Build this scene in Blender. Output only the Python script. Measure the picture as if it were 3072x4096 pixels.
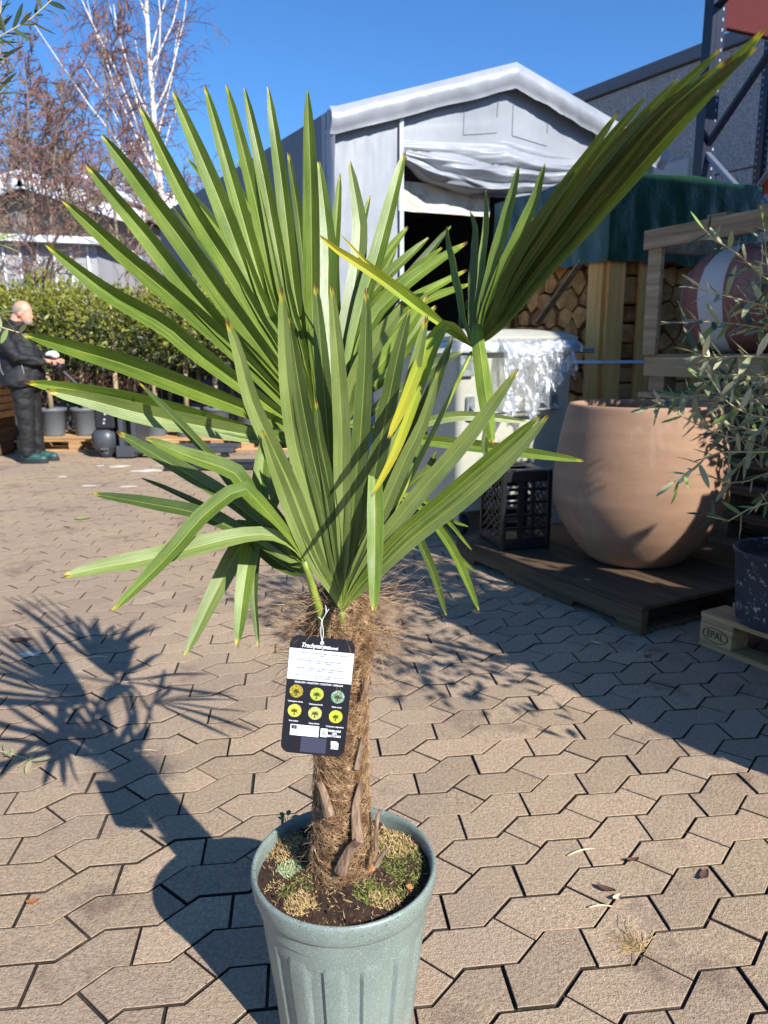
import bpy, bmesh, math, random
from mathutils import Vector, Matrix, Quaternion, noise
for o in list(bpy.data.objects): bpy.data.objects.remove(o)
scn = bpy.context.scene
col = scn.collection
rnd = random.Random(7)
R = math.radians

# ------------------------------------------------------------------ camera
CAM_H = 1.15
FOC, PITCH, ROLL = 746.0, R(12.02), -0.0069      # focal length in px of a 768x1024 frame
cam_d = bpy.data.cameras.new('camera')
cam = bpy.data.objects.new('camera', cam_d); col.objects.link(cam)
scn.camera = cam
cam_d.sensor_fit = 'VERTICAL'; cam_d.sensor_height = 36.0; cam_d.lens = 36.0*FOC/1024.0
cam_d.clip_start = 0.02; cam_d.clip_end = 2000
_cr, _sr = math.cos(ROLL), math.sin(ROLL)
_f = Vector((0, math.cos(PITCH), -math.sin(PITCH))); _r0 = Vector((1,0,0)); _u0 = Vector((0, math.sin(PITCH), math.cos(PITCH)))
_rt = _r0*_cr + _u0*_sr; _up = _r0*-_sr + _u0*_cr
cam.matrix_world = Matrix(((_rt.x,_up.x,-_f.x,0),(_rt.y,_up.y,-_f.y,0),(_rt.z,_up.z,-_f.z,CAM_H),(0,0,0,1)))
cam_d.dof.use_dof = True; cam_d.dof.focus_distance = 1.25; cam_d.dof.aperture_fstop = 8.0

# ------------------------------------------------------------------ sky, sun, exposure
SUN_EL = R(34.7)
SUN_AZ = Vector((0.617, -0.787))                  # ground direction towards the sun (right, behind the camera)
world = bpy.data.worlds.new('World'); scn.world = world; world.use_nodes = True
_nt = world.node_tree
_bg = _nt.nodes['Background']
_sky = _nt.nodes.new('ShaderNodeTexSky'); _sky.sky_type = 'NISHITA'; _sky.sun_disc = False
_sky.sun_elevation = SUN_EL; _sky.sun_rotation = math.atan2(SUN_AZ.x, SUN_AZ.y)
_sky.air_density = 1.0; _sky.dust_density = 0.0; _sky.ozone_density = 10.0; _sky.altitude = 50
_hs = _nt.nodes.new('ShaderNodeHueSaturation'); _hs.inputs['Saturation'].default_value = 1.06
_nt.links.new(_sky.outputs[0], _hs.inputs['Color']); _nt.links.new(_hs.outputs[0], _bg.inputs[0]); _bg.inputs[1].default_value = 0.115
sun_d = bpy.data.lights.new('sun', 'SUN'); sun_d.energy = 5.0; sun_d.angle = R(0.53); sun_d.color = (1.0, 0.98, 0.945)
sun = bpy.data.objects.new('sun', sun_d); col.objects.link(sun)
SUN_DIR = Vector((SUN_AZ.x*math.cos(SUN_EL), SUN_AZ.y*math.cos(SUN_EL), math.sin(SUN_EL))).normalized()
sun.rotation_euler = (-SUN_DIR).to_track_quat('-Z', 'Y').to_euler()
sun.location = SUN_DIR*60
vs = scn.view_settings
vs.view_transform = 'Standard'; vs.look = 'None'; vs.exposure = 0.70; vs.gamma = 1.0; vs.use_curve_mapping = False

# ------------------------------------------------------------------ pixel -> place helpers (768x1024 frame)
def ray(x, y):
    x -= 384; y -= 512
    x, y = _cr*x+_sr*y, -_sr*x+_cr*y
    c, s = math.cos(PITCH), math.sin(PITCH)
    u, v = x/FOC, -y/FOC
    return Vector((u, c+v*s, v*c-s))
def PG(x, y, z=0.0):                               # where the pixel meets the level z
    r = ray(x, y); t = (z-CAM_H)/r.z
    return Vector((0,0,CAM_H)) + r*t
def PY(x, y, Y):                                   # point on the pixel's ray at depth Y
    r = ray(x, y)
    return Vector((0,0,CAM_H)) + r*(Y/r.y)
def zat(x, y, Y): return PY(x, y, Y).z

# ------------------------------------------------------------------ materials
MATS = {}
def lin(r, g, b):                                  # sRGB 0-255 -> linear
    f = lambda c: (c/255/12.92 if c/255 <= .04045 else ((c/255+.055)/1.055)**2.4)
    return (f(r), f(g), f(b), 1)
class NT:
    def __init__(s, name):
        s.m = bpy.data.materials.new(name); s.m.use_nodes = True
        s.t = s.m.node_tree; s.b = s.t.nodes['Principled BSDF']; s.out = s.t.nodes['Material Output']
        MATS[name] = s.m
    def n(s, typ, **kw):
        nd = s.t.nodes.new(typ)
        for k, v in kw.items():
            if k.startswith('i_'):
                key = k[2:]
                nd.inputs[int(key) if key.isdigit() else key.replace('_', ' ')].default_value = v
            else: setattr(nd, k, v)
        return nd
    def l(s, a, b): s.t.links.new(a, b)
    def coord(s, which='Object'):
        if not hasattr(s, '_tc'): s._tc = s.n('ShaderNodeTexCoord')
        return s._tc.outputs[which]
    def noise(s, scale, detail=4, rough=.55, vec=None, dim='3D', dist=0):
        nd = s.n('ShaderNodeTexNoise', noise_dimensions=dim); nd.inputs['Scale'].default_value = scale
        nd.inputs['Detail'].default_value = detail; nd.inputs['Roughness'].default_value = rough; nd.inputs['Distortion'].default_value = dist
        s.l(vec if vec is not None else s.coord(), nd.inputs['Vector']); return nd.outputs['Fac']
    def ramp(s, fac, stops, interp='LINEAR'):
        nd = s.n('ShaderNodeValToRGB'); cr = nd.color_ramp; cr.interpolation = interp
        while len(cr.elements) < len(stops): cr.elements.new(0.5)
        for e, (p, c) in zip(cr.elements, stops):
            e.position = p; e.color = c if len(c) == 4 else (*c, 1)
        s.l(fac, nd.inputs[0]); return nd.outputs[0]
    def mix(s, fac, a, b, blend='MIX'):
        nd = s.n('ShaderNodeMix', data_type='RGBA', blend_type=blend)
        for sock, v in ((nd.inputs[0], fac), (nd.inputs[6], a), (nd.inputs[7], b)):
            if hasattr(v, 'is_output'): s.l(v, sock)
            elif isinstance(v, (int, float)): sock.default_value = v
            else: sock.default_value = v if len(v) == 4 else (*v, 1)
        return nd.outputs[2]
    def math(s, op, a, b=0.0, c=0.0):
        nd = s.n('ShaderNodeMath', operation=op)
        for i, v in enumerate((a, b, c)):
            if hasattr(v, 'is_output'): s.l(v, nd.inputs[i])
            else: nd.inputs[i].default_value = v
        return nd.outputs[0]
    def map(s, scale=(1,1,1), vec=None, loc=(0,0,0), rot=(0,0,0)):
        nd = s.n('ShaderNodeMapping'); nd.inputs['Scale'].default_value = scale
        nd.inputs['Location'].default_value = loc; nd.inputs['Rotation'].default_value = rot
        s.l(vec if vec is not None else s.coord(), nd.inputs['Vector']); return nd.outputs[0]
    def bump(s, h, strength=.3, dist=.01, normal=None):
        nd = s.n('ShaderNodeBump'); nd.inputs['Strength'].default_value = strength; nd.inputs['Distance'].default_value = dist
        s.l(h, nd.inputs['Height'])
        if normal is not None: s.l(normal, nd.inputs['Normal'])
        return nd.outputs[0]
    def orand(s):
        nd = s.n('ShaderNodeObjectInfo'); return nd.outputs['Random']
    def set(s, color=None, rough=None, normal=None, **kw):
        for k, v in (('Base Color', color), ('Roughness', rough), ('Normal', normal)):
            if v is None: continue
            if hasattr(v, 'is_output'): s.l(v, s.b.inputs[k])
            else: s.b.inputs[k].default_value = (v if not isinstance(v, tuple) or len(v) == 4 else (*v, 1))
        for k, v in kw.items():
            s.b.inputs[k.replace('_', ' ')].default_value = v
        return s.m
    def translucent(s, color, fac, normal=None):
        tr = s.n('ShaderNodeBsdfTranslucent')
        if hasattr(color, 'is_output'): s.l(color, tr.inputs[0])
        else: tr.inputs[0].default_value = color
        if normal is not None: s.l(normal, tr.inputs['Normal'])
        mx = s.n('ShaderNodeMixShader'); mx.inputs[0].default_value = fac
        s.l(s.b.outputs[0], mx.inputs[1]); s.l(tr.outputs[0], mx.inputs[2]); s.l(mx.outputs[0], s.out.inputs[0])

def plain(name, c, rough=.6, var=.15, scale=12, bump=.15, bdist=.003, bscale=60, metallic=0, per_object=.0, **kw):
    """One surface colour with uneven tone and fine relief."""
    t = NT(name)
    c = c if len(c) == 4 else (*c, 1)
    dark = tuple(v*(1-var) for v in c[:3])+(1,); lite = tuple(min(1, v*(1+var)) for v in c[:3])+(1,)
    co = t.ramp(t.noise(scale, 5, .6), [(.3, dark), (.7, lite)])
    if per_object:
        f = t.math('MULTIPLY_ADD', t.orand(), per_object*2, 1-per_object)
        vv = t.n('ShaderNodeCombineColor'); [t.l(f, vv.inputs[i]) for i in range(3)]
        co = t.mix(1.0, co, vv.outputs[0], 'MULTIPLY')
    nrm = t.bump(t.noise(bscale, 4, .6), bump, bdist) if bump else None
    return t.set(co, rough, nrm, Metallic=metallic, **kw)

def wood(name, c1, c2, rough=.75, axis=0, scale=1.0, per_object=.18, bump=.35, vec='Object'):
    t = NT(name)
    s = [26*scale]*3; s[axis] = 1.6*scale
    v = t.map(tuple(s), t.coord(vec))
    ofs = t.n('ShaderNodeVectorMath', operation='ADD'); t.l(v, ofs.inputs[0])
    cc = t.n('ShaderNodeCombineXYZ'); rr = t.orand()
    for i, k in enumerate((37.0, 19.0, 53.0)): t.l(t.math('MULTIPLY', rr, k), cc.inputs[i])
    t.l(cc.outputs[0], ofs.inputs[1])
    g = t.noise(1.0, 6, .62, ofs.outputs[0], dist=.6)
    fine = t.noise(5.0, 3, .7, ofs.outputs[0])
    co = t.ramp(g, [(.3, c1), (.52, tuple((a+b)/2 for a, b in zip(c1, c2))), (.72, c2)])
    co = t.mix(t.math('MULTIPLY', fine, .35), co, tuple(v*.55 for v in c1[:3])+(1,))
    f = t.math('MULTIPLY_ADD', rr, per_object*2, 1-per_object)
    vv = t.n('ShaderNodeCombineColor'); [t.l(f, vv.inputs[i]) for i in range(3)]
    co = t.mix(1.0, co, vv.outputs[0], 'MULTIPLY')
    return t.set(co, rough, t.bump(g, bump, .004))

# ------------------------------------------------------------------ mesh helpers
class MB:
    def __init__(s): s.v = []; s.f = []; s.uv = None; s.mi = []
    def add(s, vs, fs, mi=0):
        b = len(s.v); s.v += [tuple(p) for p in vs]; s.f += [tuple(i+b for i in f) for f in fs]; s.mi += [mi]*len(fs)
    def box(s, c, size, rot=None, bev=0.0, mi=0):
        hx, hy, hz = size[0]/2, size[1]/2, size[2]/2
        c = Vector(c)
        if bev <= 0:
            P = [Vector((x*hx, y*hy, z*hz)) for z in (-1,1) for y in (-1,1) for x in (-1,1)]
            F = [(0,2,3,1),(4,5,7,6),(0,1,5,4),(2,6,7,3),(0,4,6,2),(1,3,7,5)]
        else:
            b = min(bev, hx*.9, hy*.9, hz*.9); P = []; idx = {}
            for sz in (-1,1):
                for sy in (-1,1):
                    for sx in (-1,1):
                        for ax in range(3):
                            q = [sx*(hx-b), sy*(hy-b), sz*(hz-b)]; q[ax] += (sx,sy,sz)[ax]*b
                            idx[(sx,sy,sz,ax)] = len(P); P.append(Vector(q))
            F = []
            for ax in range(3):
                o = [a for a in range(3) if a != ax]
                for sg in (-1,1):
                    def key(a, b_):
                        k = [0,0,0]; k[ax] = sg; k[o[0]] = a; k[o[1]] = b_; return idx[(*k, ax)]
                    q = [key(-1,-1), key(1,-1), key(1,1), key(-1,1)]
                    F.append(tuple(q))
            for a1 in range(3):
                for a2 in range(a1+1, 3):
                    a3 = 3-a1-a2
                    for s1 in (-1,1):
                        for s2 in (-1,1):
                            def key(s3, ax):
                                k = [0,0,0]; k[a1] = s1; k[a2] = s2; k[a3] = s3; return idx[(*k, ax)]
                            F.append((key(-1,a1), key(1,a1), key(1,a2), key(-1,a2)))
            for sz in (-1,1):
                for sy in (-1,1):
                    for sx in (-1,1): F.append(tuple(idx[(sx,sy,sz,ax)] for ax in range(3)))
        if rot is not None:
            M = rot if isinstance(rot, Matrix) else Matrix.Rotation(rot, 3, 'Z')
            P = [M @ p for p in P]
        s.add([p+c for p in P], F, mi)
    def bar(s, a, b, w, h, up=(0,0,1), bev=0.0, mi=0):
        a, b = Vector(a), Vector(b); d = b-a; L = d.length; x = d/L
        u = Vector(up); y = u.cross(x)
        if y.length < 1e-5: y = Vector((0,1,0)).cross(x)
        y.normalize(); z = x.cross(y)
        M = Matrix((x, y, z)).transposed()
        s.box((a+b)/2, (L, w, h), M, bev, mi)
    def tube(s, pts, rad, n=6, cap=True, mi=0):
        pts = [Vector(p) for p in pts]
        if not isinstance(rad, (list, tuple)): rad = [rad]*len(pts)
        t0 = (pts[1]-pts[0]).normalized()
        ref = Vector((0,0,1)) if abs(t0.z) < .9 else Vector((1,0,0))
        x = t0.cross(ref).normalized(); vs = []; m = len(pts)
        for i, p in enumerate(pts):
            t = (pts[min(i+1, m-1)]-pts[max(i-1, 0)]).normalized()
            x = (x - t*x.dot(t)); x = x.normalized() if x.length > 1e-6 else t.cross(ref).normalized()
            y = t.cross(x)
            for k in range(n):
                a = 2*math.pi*k/n
                vs.append(p + (x*math.cos(a)+y*math.sin(a))*rad[i])
        fs = []
        for i in range(m-1):
            for k in range(n):
                k2 = (k+1) % n
                fs.append((i*n+k, i*n+k2, (i+1)*n+k2, (i+1)*n+k))
        if cap: fs += [tuple(range(n-1, -1, -1)), tuple((m-1)*n+k for k in range(n))]
        s.add(vs, fs, mi)
    def lathe(s, prof, n=48, c=(0,0,0), rfun=None, mi=0, closed_bottom=False):
        """prof: list of (r, z); rfun(theta, i, r, z) may shift the radius"""
        vs = []; fs = []
        c = Vector(c)
        for i, (r, z) in enumerate(prof):
            for k in range(n):
                th = 2*math.pi*k/n
                rr = rfun(th, i, r, z) if rfun else r
                vs.append(c + Vector((rr*math.cos(th), rr*math.sin(th), z)))
        for i in range(len(prof)-1):
            for k in range(n):
                k2 = (k+1) % n
                fs.append((i*n+k, i*n+k2, (i+1)*n+k2, (i+1)*n+k))
        if closed_bottom: fs.append(tuple(range(n-1, -1, -1)))
        s.add(vs, fs, mi)
    def prism(s, poly, ex, mi=0):
        """poly: list of 3D points, ex: extrusion vector"""
        n = len(poly); ex = Vector(ex)
        P = [Vector(p) for p in poly]
        s.add(P+[p+ex for p in P], [tuple(range(n))[::-1], tuple(range(n, 2*n))]+[(i, (i+1)%n, n+(i+1)%n, n+i) for i in range(n)], mi)
    def grid(s, fn, nu, nv, mi=0, flip=False):
        vs = [Vector(fn(i/nu, j/nv)) for j in range(nv+1) for i in range(nu+1)]
        fs = []
        for j in range(nv):
            for i in range(nu):
                a = j*(nu+1)+i
                q = (a, a+1, a+nu+2, a+nu+1)
                fs.append(q[::-1] if flip else q)
        s.add(vs, fs, mi)
    def mesh(s, name, mats, smooth=False):
        me = bpy.data.meshes.new(name); me.from_pydata(s.v, [], s.f)
        for m in (mats if isinstance(mats, (list, tuple)) else [mats]): me.materials.append(MATS[m] if isinstance(m, str) else m)
        if any(s.mi): me.polygons.foreach_set('material_index', s.mi)
        if smooth: me.polygons.foreach_set('use_smooth', [True]*len(me.polygons))
        me.update(); return me

def link(name, data, parent=None, loc=None, rot=None):
    o = bpy.data.objects.new(name, data); col.objects.link(o)
    if loc is not None: o.location = loc
    if rot is not None: o.rotation_euler = rot
    if parent is not None: o.parent = parent
    return o
def obj(name, mb, mats, parent=None, smooth=False, local=False, label=None, cat=None, group=None, kind=None, recalc=True, auto=None):
    """Link the collected shapes as one mesh object. With a parent and local=False the shapes are in world coordinates."""
    me = mb.mesh(name, mats, smooth)
    if recalc:
        bm = bmesh.new(); bm.from_mesh(me); bmesh.ops.recalc_face_normals(bm, faces=bm.faces); bm.to_mesh(me); bm.free()
    if auto: me.set_sharp_from_angle(angle=R(auto))
    o = link(name, me, parent)
    if parent is not None and not local:
        o.matrix_parent_inverse = world_of(parent).inverted()
    tag(o, label, cat, group, kind); return o
def world_of(o):
    m = o.matrix_basis.copy()
    if o.parent is not None: m = world_of(o.parent) @ o.matrix_parent_inverse @ m
    return m
def tag(o, label=None, cat=None, group=None, kind=None):
    for k, v in (('label', label), ('category', cat), ('group', group), ('kind', kind)):
        if v: o[k] = v
    return o
def thing(name, loc, label, cat, group=None, rotz=0):
    o = link(name, None, None, loc, (0,0,rotz)); o.empty_display_size = .1
    return tag(o, label, cat, group)
def kids(o): return [c for c in bpy.data.objects if c.parent == o]
def copy_thing(root, loc, rotz, label=None, group=None):
    r = root.copy(); col.objects.link(r); r.location = loc; r.rotation_euler = (0,0,rotz)
    if label: r['label'] = label
    if group: r['group'] = group
    for ch in PARTS.get(root.name, []):
        c = ch.copy(); col.objects.link(c); c.parent = r
        for g in PARTS.get(ch.name, []):
            d = g.copy(); col.objects.link(d); d.parent = c
    return r
PARTS = {}
def part(o, parent):
    PARTS.setdefault(parent.name, []).append(o); return o
def spline(P, n):
    P = [Vector(p) for p in P]
    if len(P) == 2: return [P[0].lerp(P[1], i/n) for i in range(n+1)]
    Q = [P[0]*2-P[1]]+P+[P[-1]*2-P[-2]]
    L = [0]
    for a, b in zip(P, P[1:]): L.append(L[-1]+(b-a).length)
    out = []
    for i in range(n+1):
        d = L[-1]*i/n; k = 0
        while k < len(P)-2 and d > L[k+1]: k += 1
        t = (d-L[k])/max(1e-9, L[k+1]-L[k]); t = max(0, min(1, t))
        a, b, c, e = Q[k], Q[k+1], Q[k+2], Q[k+3]
        out.append(0.5*((2*b)+(c-a)*t+(2*a-5*b+4*c-e)*t*t+(3*b-a-3*c+e)*t**3))
    return out
def jit(a): return rnd.uniform(-a, a)
def rvec(a): return Vector((jit(a), jit(a), jit(a)))
def remesh(mb, name, mat, voxel, smooth_it=4, parent=None, fold=0.0, cut=None, **kw):
    """Fuse overlapping shapes into one continuous skin."""
    me = mb.mesh(name, mat)
    bm = bmesh.new(); bm.from_mesh(me); bmesh.ops.recalc_face_normals(bm, faces=bm.faces); bm.to_mesh(me); bm.free()
    o = link('tmp_'+name, me)
    m = o.modifiers.new('r', 'REMESH'); m.mode = 'VOXEL'; m.voxel_size = voxel
    s = o.modifiers.new('s', 'SMOOTH'); s.factor = .5; s.iterations = smooth_it
    dg = bpy.context.evaluated_depsgraph_get(); dg.update()
    me2 = bpy.data.meshes.new_from_object(o.evaluated_get(dg)); me2.name = name
    bpy.data.objects.remove(o)
    if fold:                 # cloth creases
        nn = [v.normal.copy() for v in me2.vertices]
        for v, n_ in zip(me2.vertices, nn):
            c = v.co; f = noise.noise(Vector((c.x*7+c.z*5, c.y*7, c.z*15)))+.6*noise.noise(Vector((c.x*16-c.z*9, c.y*16, c.z*30)))
            v.co = c+n_*fold*f
    if cut is not None:
        for v in me2.vertices: v.co.z = max(v.co.z, cut+.01*math.sin(v.co.x*30))
    me2.materials.clear(); me2.materials.append(MATS[mat])
    me2.polygons.foreach_set('use_smooth', [True]*len(me2.polygons))
    q = link(name, me2, parent)
    if parent is not None: q.matrix_parent_inverse = world_of(parent).inverted()
    return tag(q, **kw)
def capsule(mb, a, b, ra, rb, n=12, flat=1.0, flat_axis=None):
    """Tapered limb with round ends."""
    a, b = Vector(a), Vector(b); d = (b-a); L = d.length; d = d/L
    pts, rad = [], []
    for k in range(4):
        t = math.pi/2*(k/4); pts.append(a-d*ra*math.cos(t)); rad.append(max(1e-4, ra*math.sin(t)))
    pts += [a, a.lerp(b, .5), b]; rad += [ra, (ra+rb)/2, rb]
    for k in range(3, -1, -1):
        t = math.pi/2*(k/4); pts.append(b+d*rb*math.cos(t)); rad.append(max(1e-4, rb*math.sin(t)))
    mb.tube(pts, rad, n)
def ellipsoid(mb, c, r, rot=None, n=14, m=9):
    c = Vector(c); vs = []; fs = []
    for i in range(m+1):
        ph = -math.pi/2+math.pi*i/m
        for k in range(n):
            th = 2*math.pi*k/n
            p = Vector((r[0]*math.cos(ph)*math.cos(th), r[1]*math.cos(ph)*math.sin(th), r[2]*math.sin(ph)))
            if rot is not None: p = rot @ p
            vs.append(c+p)
    for i in range(m):
        for k in range(n):
            k2 = (k+1) % n; fs.append((i*n+k, i*n+k2, (i+1)*n+k2, (i+1)*n+k))
    mb.add(vs, fs)
# ================================================================== GROUND: stepped pavers
def mat_paver():
    t = NT('paver')
    g = t.n('ShaderNodeNewGeometry').outputs['Position']
    fine = t.noise(300, 3, .65, g); mid = t.noise(110, 4, .7, g); big = t.noise(1.1, 5, .6, g); patch = t.noise(5.5, 4, .65, g)
    co = t.ramp(mid, [(.28, lin(146,121,95)), (.5, lin(180,154,123)), (.74, lin(206,179,146))])
    grit = t.ramp(fine, [(.34, (.0,.0,.0,1)), (.46, (1,1,1,1))])
    co = t.mix(t.math('MULTIPLY', t.math('SUBTRACT', 1.0, grit), .72), co, lin(86,68,54))
    lite = t.ramp(t.noise(230, 2, .5, g), [(.66, (0,0,0,1)), (.74, (1,1,1,1))])
    co = t.mix(t.math('MULTIPLY', lite, .8), co, lin(214,196,176))
    co = t.mix(t.ramp(big, [(.36, (0,0,0,1)), (.68, (.5,.5,.5,1))]), co, lin(148,128,114))
    st = t.ramp(t.noise(2.6, 6, .75, g), [(.55, (0,0,0,1)), (.68, (.75,.75,.75,1))])
    co = t.mix(st, co, lin(112,90,76))
    rnd_ = t.math('MULTIPLY_ADD', t.orand(), .26, .87)
    vv = t.n('ShaderNodeCombineColor'); [t.l(rnd_, vv.inputs[i]) for i in range(3)]
    co = t.mix(1.0, co, vv.outputs[0], 'MULTIPLY')
    h = t.math('ADD', t.math('MULTIPLY', fine, .6), t.math('MULTIPLY', mid, .8))
    nrm = t.bump(h, 1.0, .005)
    nrm = t.bump(patch, .25, .01, nrm)
    t.set(co, .88, nrm)
mat_paver()
def mat_sand():
    t = NT('joint_sand'); g = t.n('ShaderNodeNewGeometry').outputs['Position']
    co = t.ramp(t.noise(60, 6, .7, g), [(.3, lin(28,22,18)), (.6, lin(54,44,36)), (.78, lin(104,88,72))])
    co = t.mix(t.ramp(t.noise(3.5, 5, .7, g), [(.50, (0,0,0,1)), (.66, (.75,.75,.75,1))]), co, lin(112,96,78))
    t.set(co, .95, t.bump(t.noise(260, 3, .7, g), .8, .004))
mat_sand()
def mat_far():
    t = NT('far_paving'); g = t.n('ShaderNodeNewGeometry').outputs['Position']
    w = t.n('ShaderNodeTexBrick'); w.inputs['Scale'].default_value = 5.0
    t.l(t.map((1,1,1), g, rot=(0,0,R(28.5))), w.inputs['Vector'])
    w.inputs['Color1'].default_value = lin(150,128,112); w.inputs['Color2'].default_value = lin(162,140,122); w.inputs['Mortar'].default_value = lin(84,72,62)
    w.inputs['Mortar Size'].default_value = .03
    co = t.mix(t.ramp(t.noise(.9, 5, .6, g), [(.4, (0,0,0,1)), (.7, (.6,.6,.6,1))]), w.outputs[0], lin(126,106,92))
    t.set(co, .92, t.bump(t.noise(60, 3, .7, g), .4, .006))
mat_far()
g = MB(); g.grid(lambda a, b: ((a-.5)*1200, -200+b*1400, -.035), 4, 4)
obj('ground', g, 'far_paving', kind='structure')

TH = R(28.48); AL = R(22.3); PL = 0.0920*CAM_H; PT = 0.0954*CAM_H
PX0 = Vector((0.0825*CAM_H, 1.1375*CAM_H))
_m = Vector((math.cos(TH), math.sin(TH))); _n = Vector((math.sin(TH), -math.cos(TH)))
ca, sa = math.cos(AL), math.sin(AL)
def zz(k, j, t):          # point of zigzag j: t in 0..1 along the flat, 1..2 along the slope
    a = 2*PL*ca*k; e = PT*j
    if t <= 1: a += PL*ca*t; e += PL*sa*t
    else: a += PL*ca*t; e += PL*sa*(2-t)
    return PX0 + _m*a + _n*e
FR = .5 + sa*PT/PL/2
def stone_poly(k, j):      # courses alternate: end joints on the flats (odd) and on the slopes (even)
    if j % 2: return [zz(k,j,FR), zz(k,j,1), zz(k+1,j,0), zz(k+1,j,FR), zz(k+1,j+1,1-FR), zz(k+1,j+1,0), zz(k,j+1,1), zz(k,j+1,1-FR)]
    return [zz(k,j,2-FR), zz(k+1,j,0), zz(k+1,j,1), zz(k+1,j,2-FR), zz(k+1,j+1,1+FR), zz(k+1,j+1,1), zz(k+1,j+1,0), zz(k,j+1,1+FR)]
def inset(poly, d):
    out = []; n = len(poly)
    ar = sum(poly[i-1].x*poly[i].y-poly[i].x*poly[i-1].y for i in range(n)); sg = 1 if ar > 0 else -1
    for i in range(n):
        p0, p1, p2 = poly[i-1], poly[i], poly[(i+1) % n]
        e1 = (p1-p0).normalized(); e2 = (p2-p1).normalized()
        n1 = Vector((-e1.y, e1.x))*sg; n2 = Vector((-e2.y, e2.x))*sg
        b = n1+n2; b = b/max(.2, b.dot(n1))
        out.append(p1+b*d)
    return out
def stone_geo(poly, z=0.0, tilt=(0,0), rough=0.0):
    n = len(poly); c = sum(poly, Vector((0,0)))/n
    A, B, C_ = inset(poly, .0043+rough), inset(poly, .0032), inset(poly, .0027)
    zz_ = lambda p: z+(p.x-c.x)*tilt[0]+(p.y-c.y)*tilt[1]
    vs = [(p.x, p.y, zz_(p)) for p in A]+[(p.x, p.y, zz_(p)-.0016) for p in B]+[(p.x, p.y, -.034) for p in C_]
    fs = [tuple(range(n))]
    for i in range(n):
        k = (i+1) % n
        fs += [(i, n+i, n+k, k), (n+i, 2*n+i, 2*n+k, n+k)]
    return vs, fs, [0]+[0,1]*n
pavement = thing('pavement', (0,0,0), 'brown grey stepped concrete paving stones of the yard', 'paving')
pavement['kind'] = 'structure'
sand = MB(); sand.add([(-7.5,.3,-.0068), (8.5,.3,-.0068), (8.5,12.5,-.0068), (-7.5,12.5,-.0068)], [(0,1,2,3)])
_s = obj('joint_sand', sand, 'joint_sand', pavement, kind='stuff')
cells = []
for j in range(-150, 60):
    for k in range(-80, 90):
        p = stone_poly(k, j); c = sum(p, Vector((0,0)))/8
        if not (.55 < c.y < 11.5): continue
        if abs(c.x) > .62*c.y+.9: continue
        vis = abs(c.x) < .53*(c.y+.05) and c.y > .90
        cells.append((c.y+.25*abs(c.x) if vis else 99, k, j, j % 2, c))
cells.sort(key=lambda q: q[0])
ref = {}
for half in (0, 1):
    p = stone_poly(0, half); c = sum(p, Vector((0,0)))/8
    vs, fs, mi = stone_geo([q-c for q in p]); mb = MB(); mb.add(vs, fs); mb.mi = mi
    me = mb.mesh('paver', ['paver', 'joint_sand'])
    bm = bmesh.new(); bm.from_mesh(me); bmesh.ops.recalc_face_normals(bm, faces=bm.faces); bm.to_mesh(me); bm.free()
    ref[half] = me
far = MB()
for i, (key, k, j, half, c) in enumerate(cells):
    if i < 300:
        o = link('paver', ref[half], pavement, (c.x+jit(.0012), c.y+jit(.0012), jit(.0016)), (jit(.006), jit(.006), jit(.006)))
    else:
        vs, fs, mi = stone_geo(stone_poly(k, j), jit(.0016), (jit(.006), jit(.006)))
        far.add(vs, fs); far.mi[-17:] = mi
obj('paver_field', far, ['paver', 'joint_sand'], pavement, kind='stuff', recalc=False)
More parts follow.
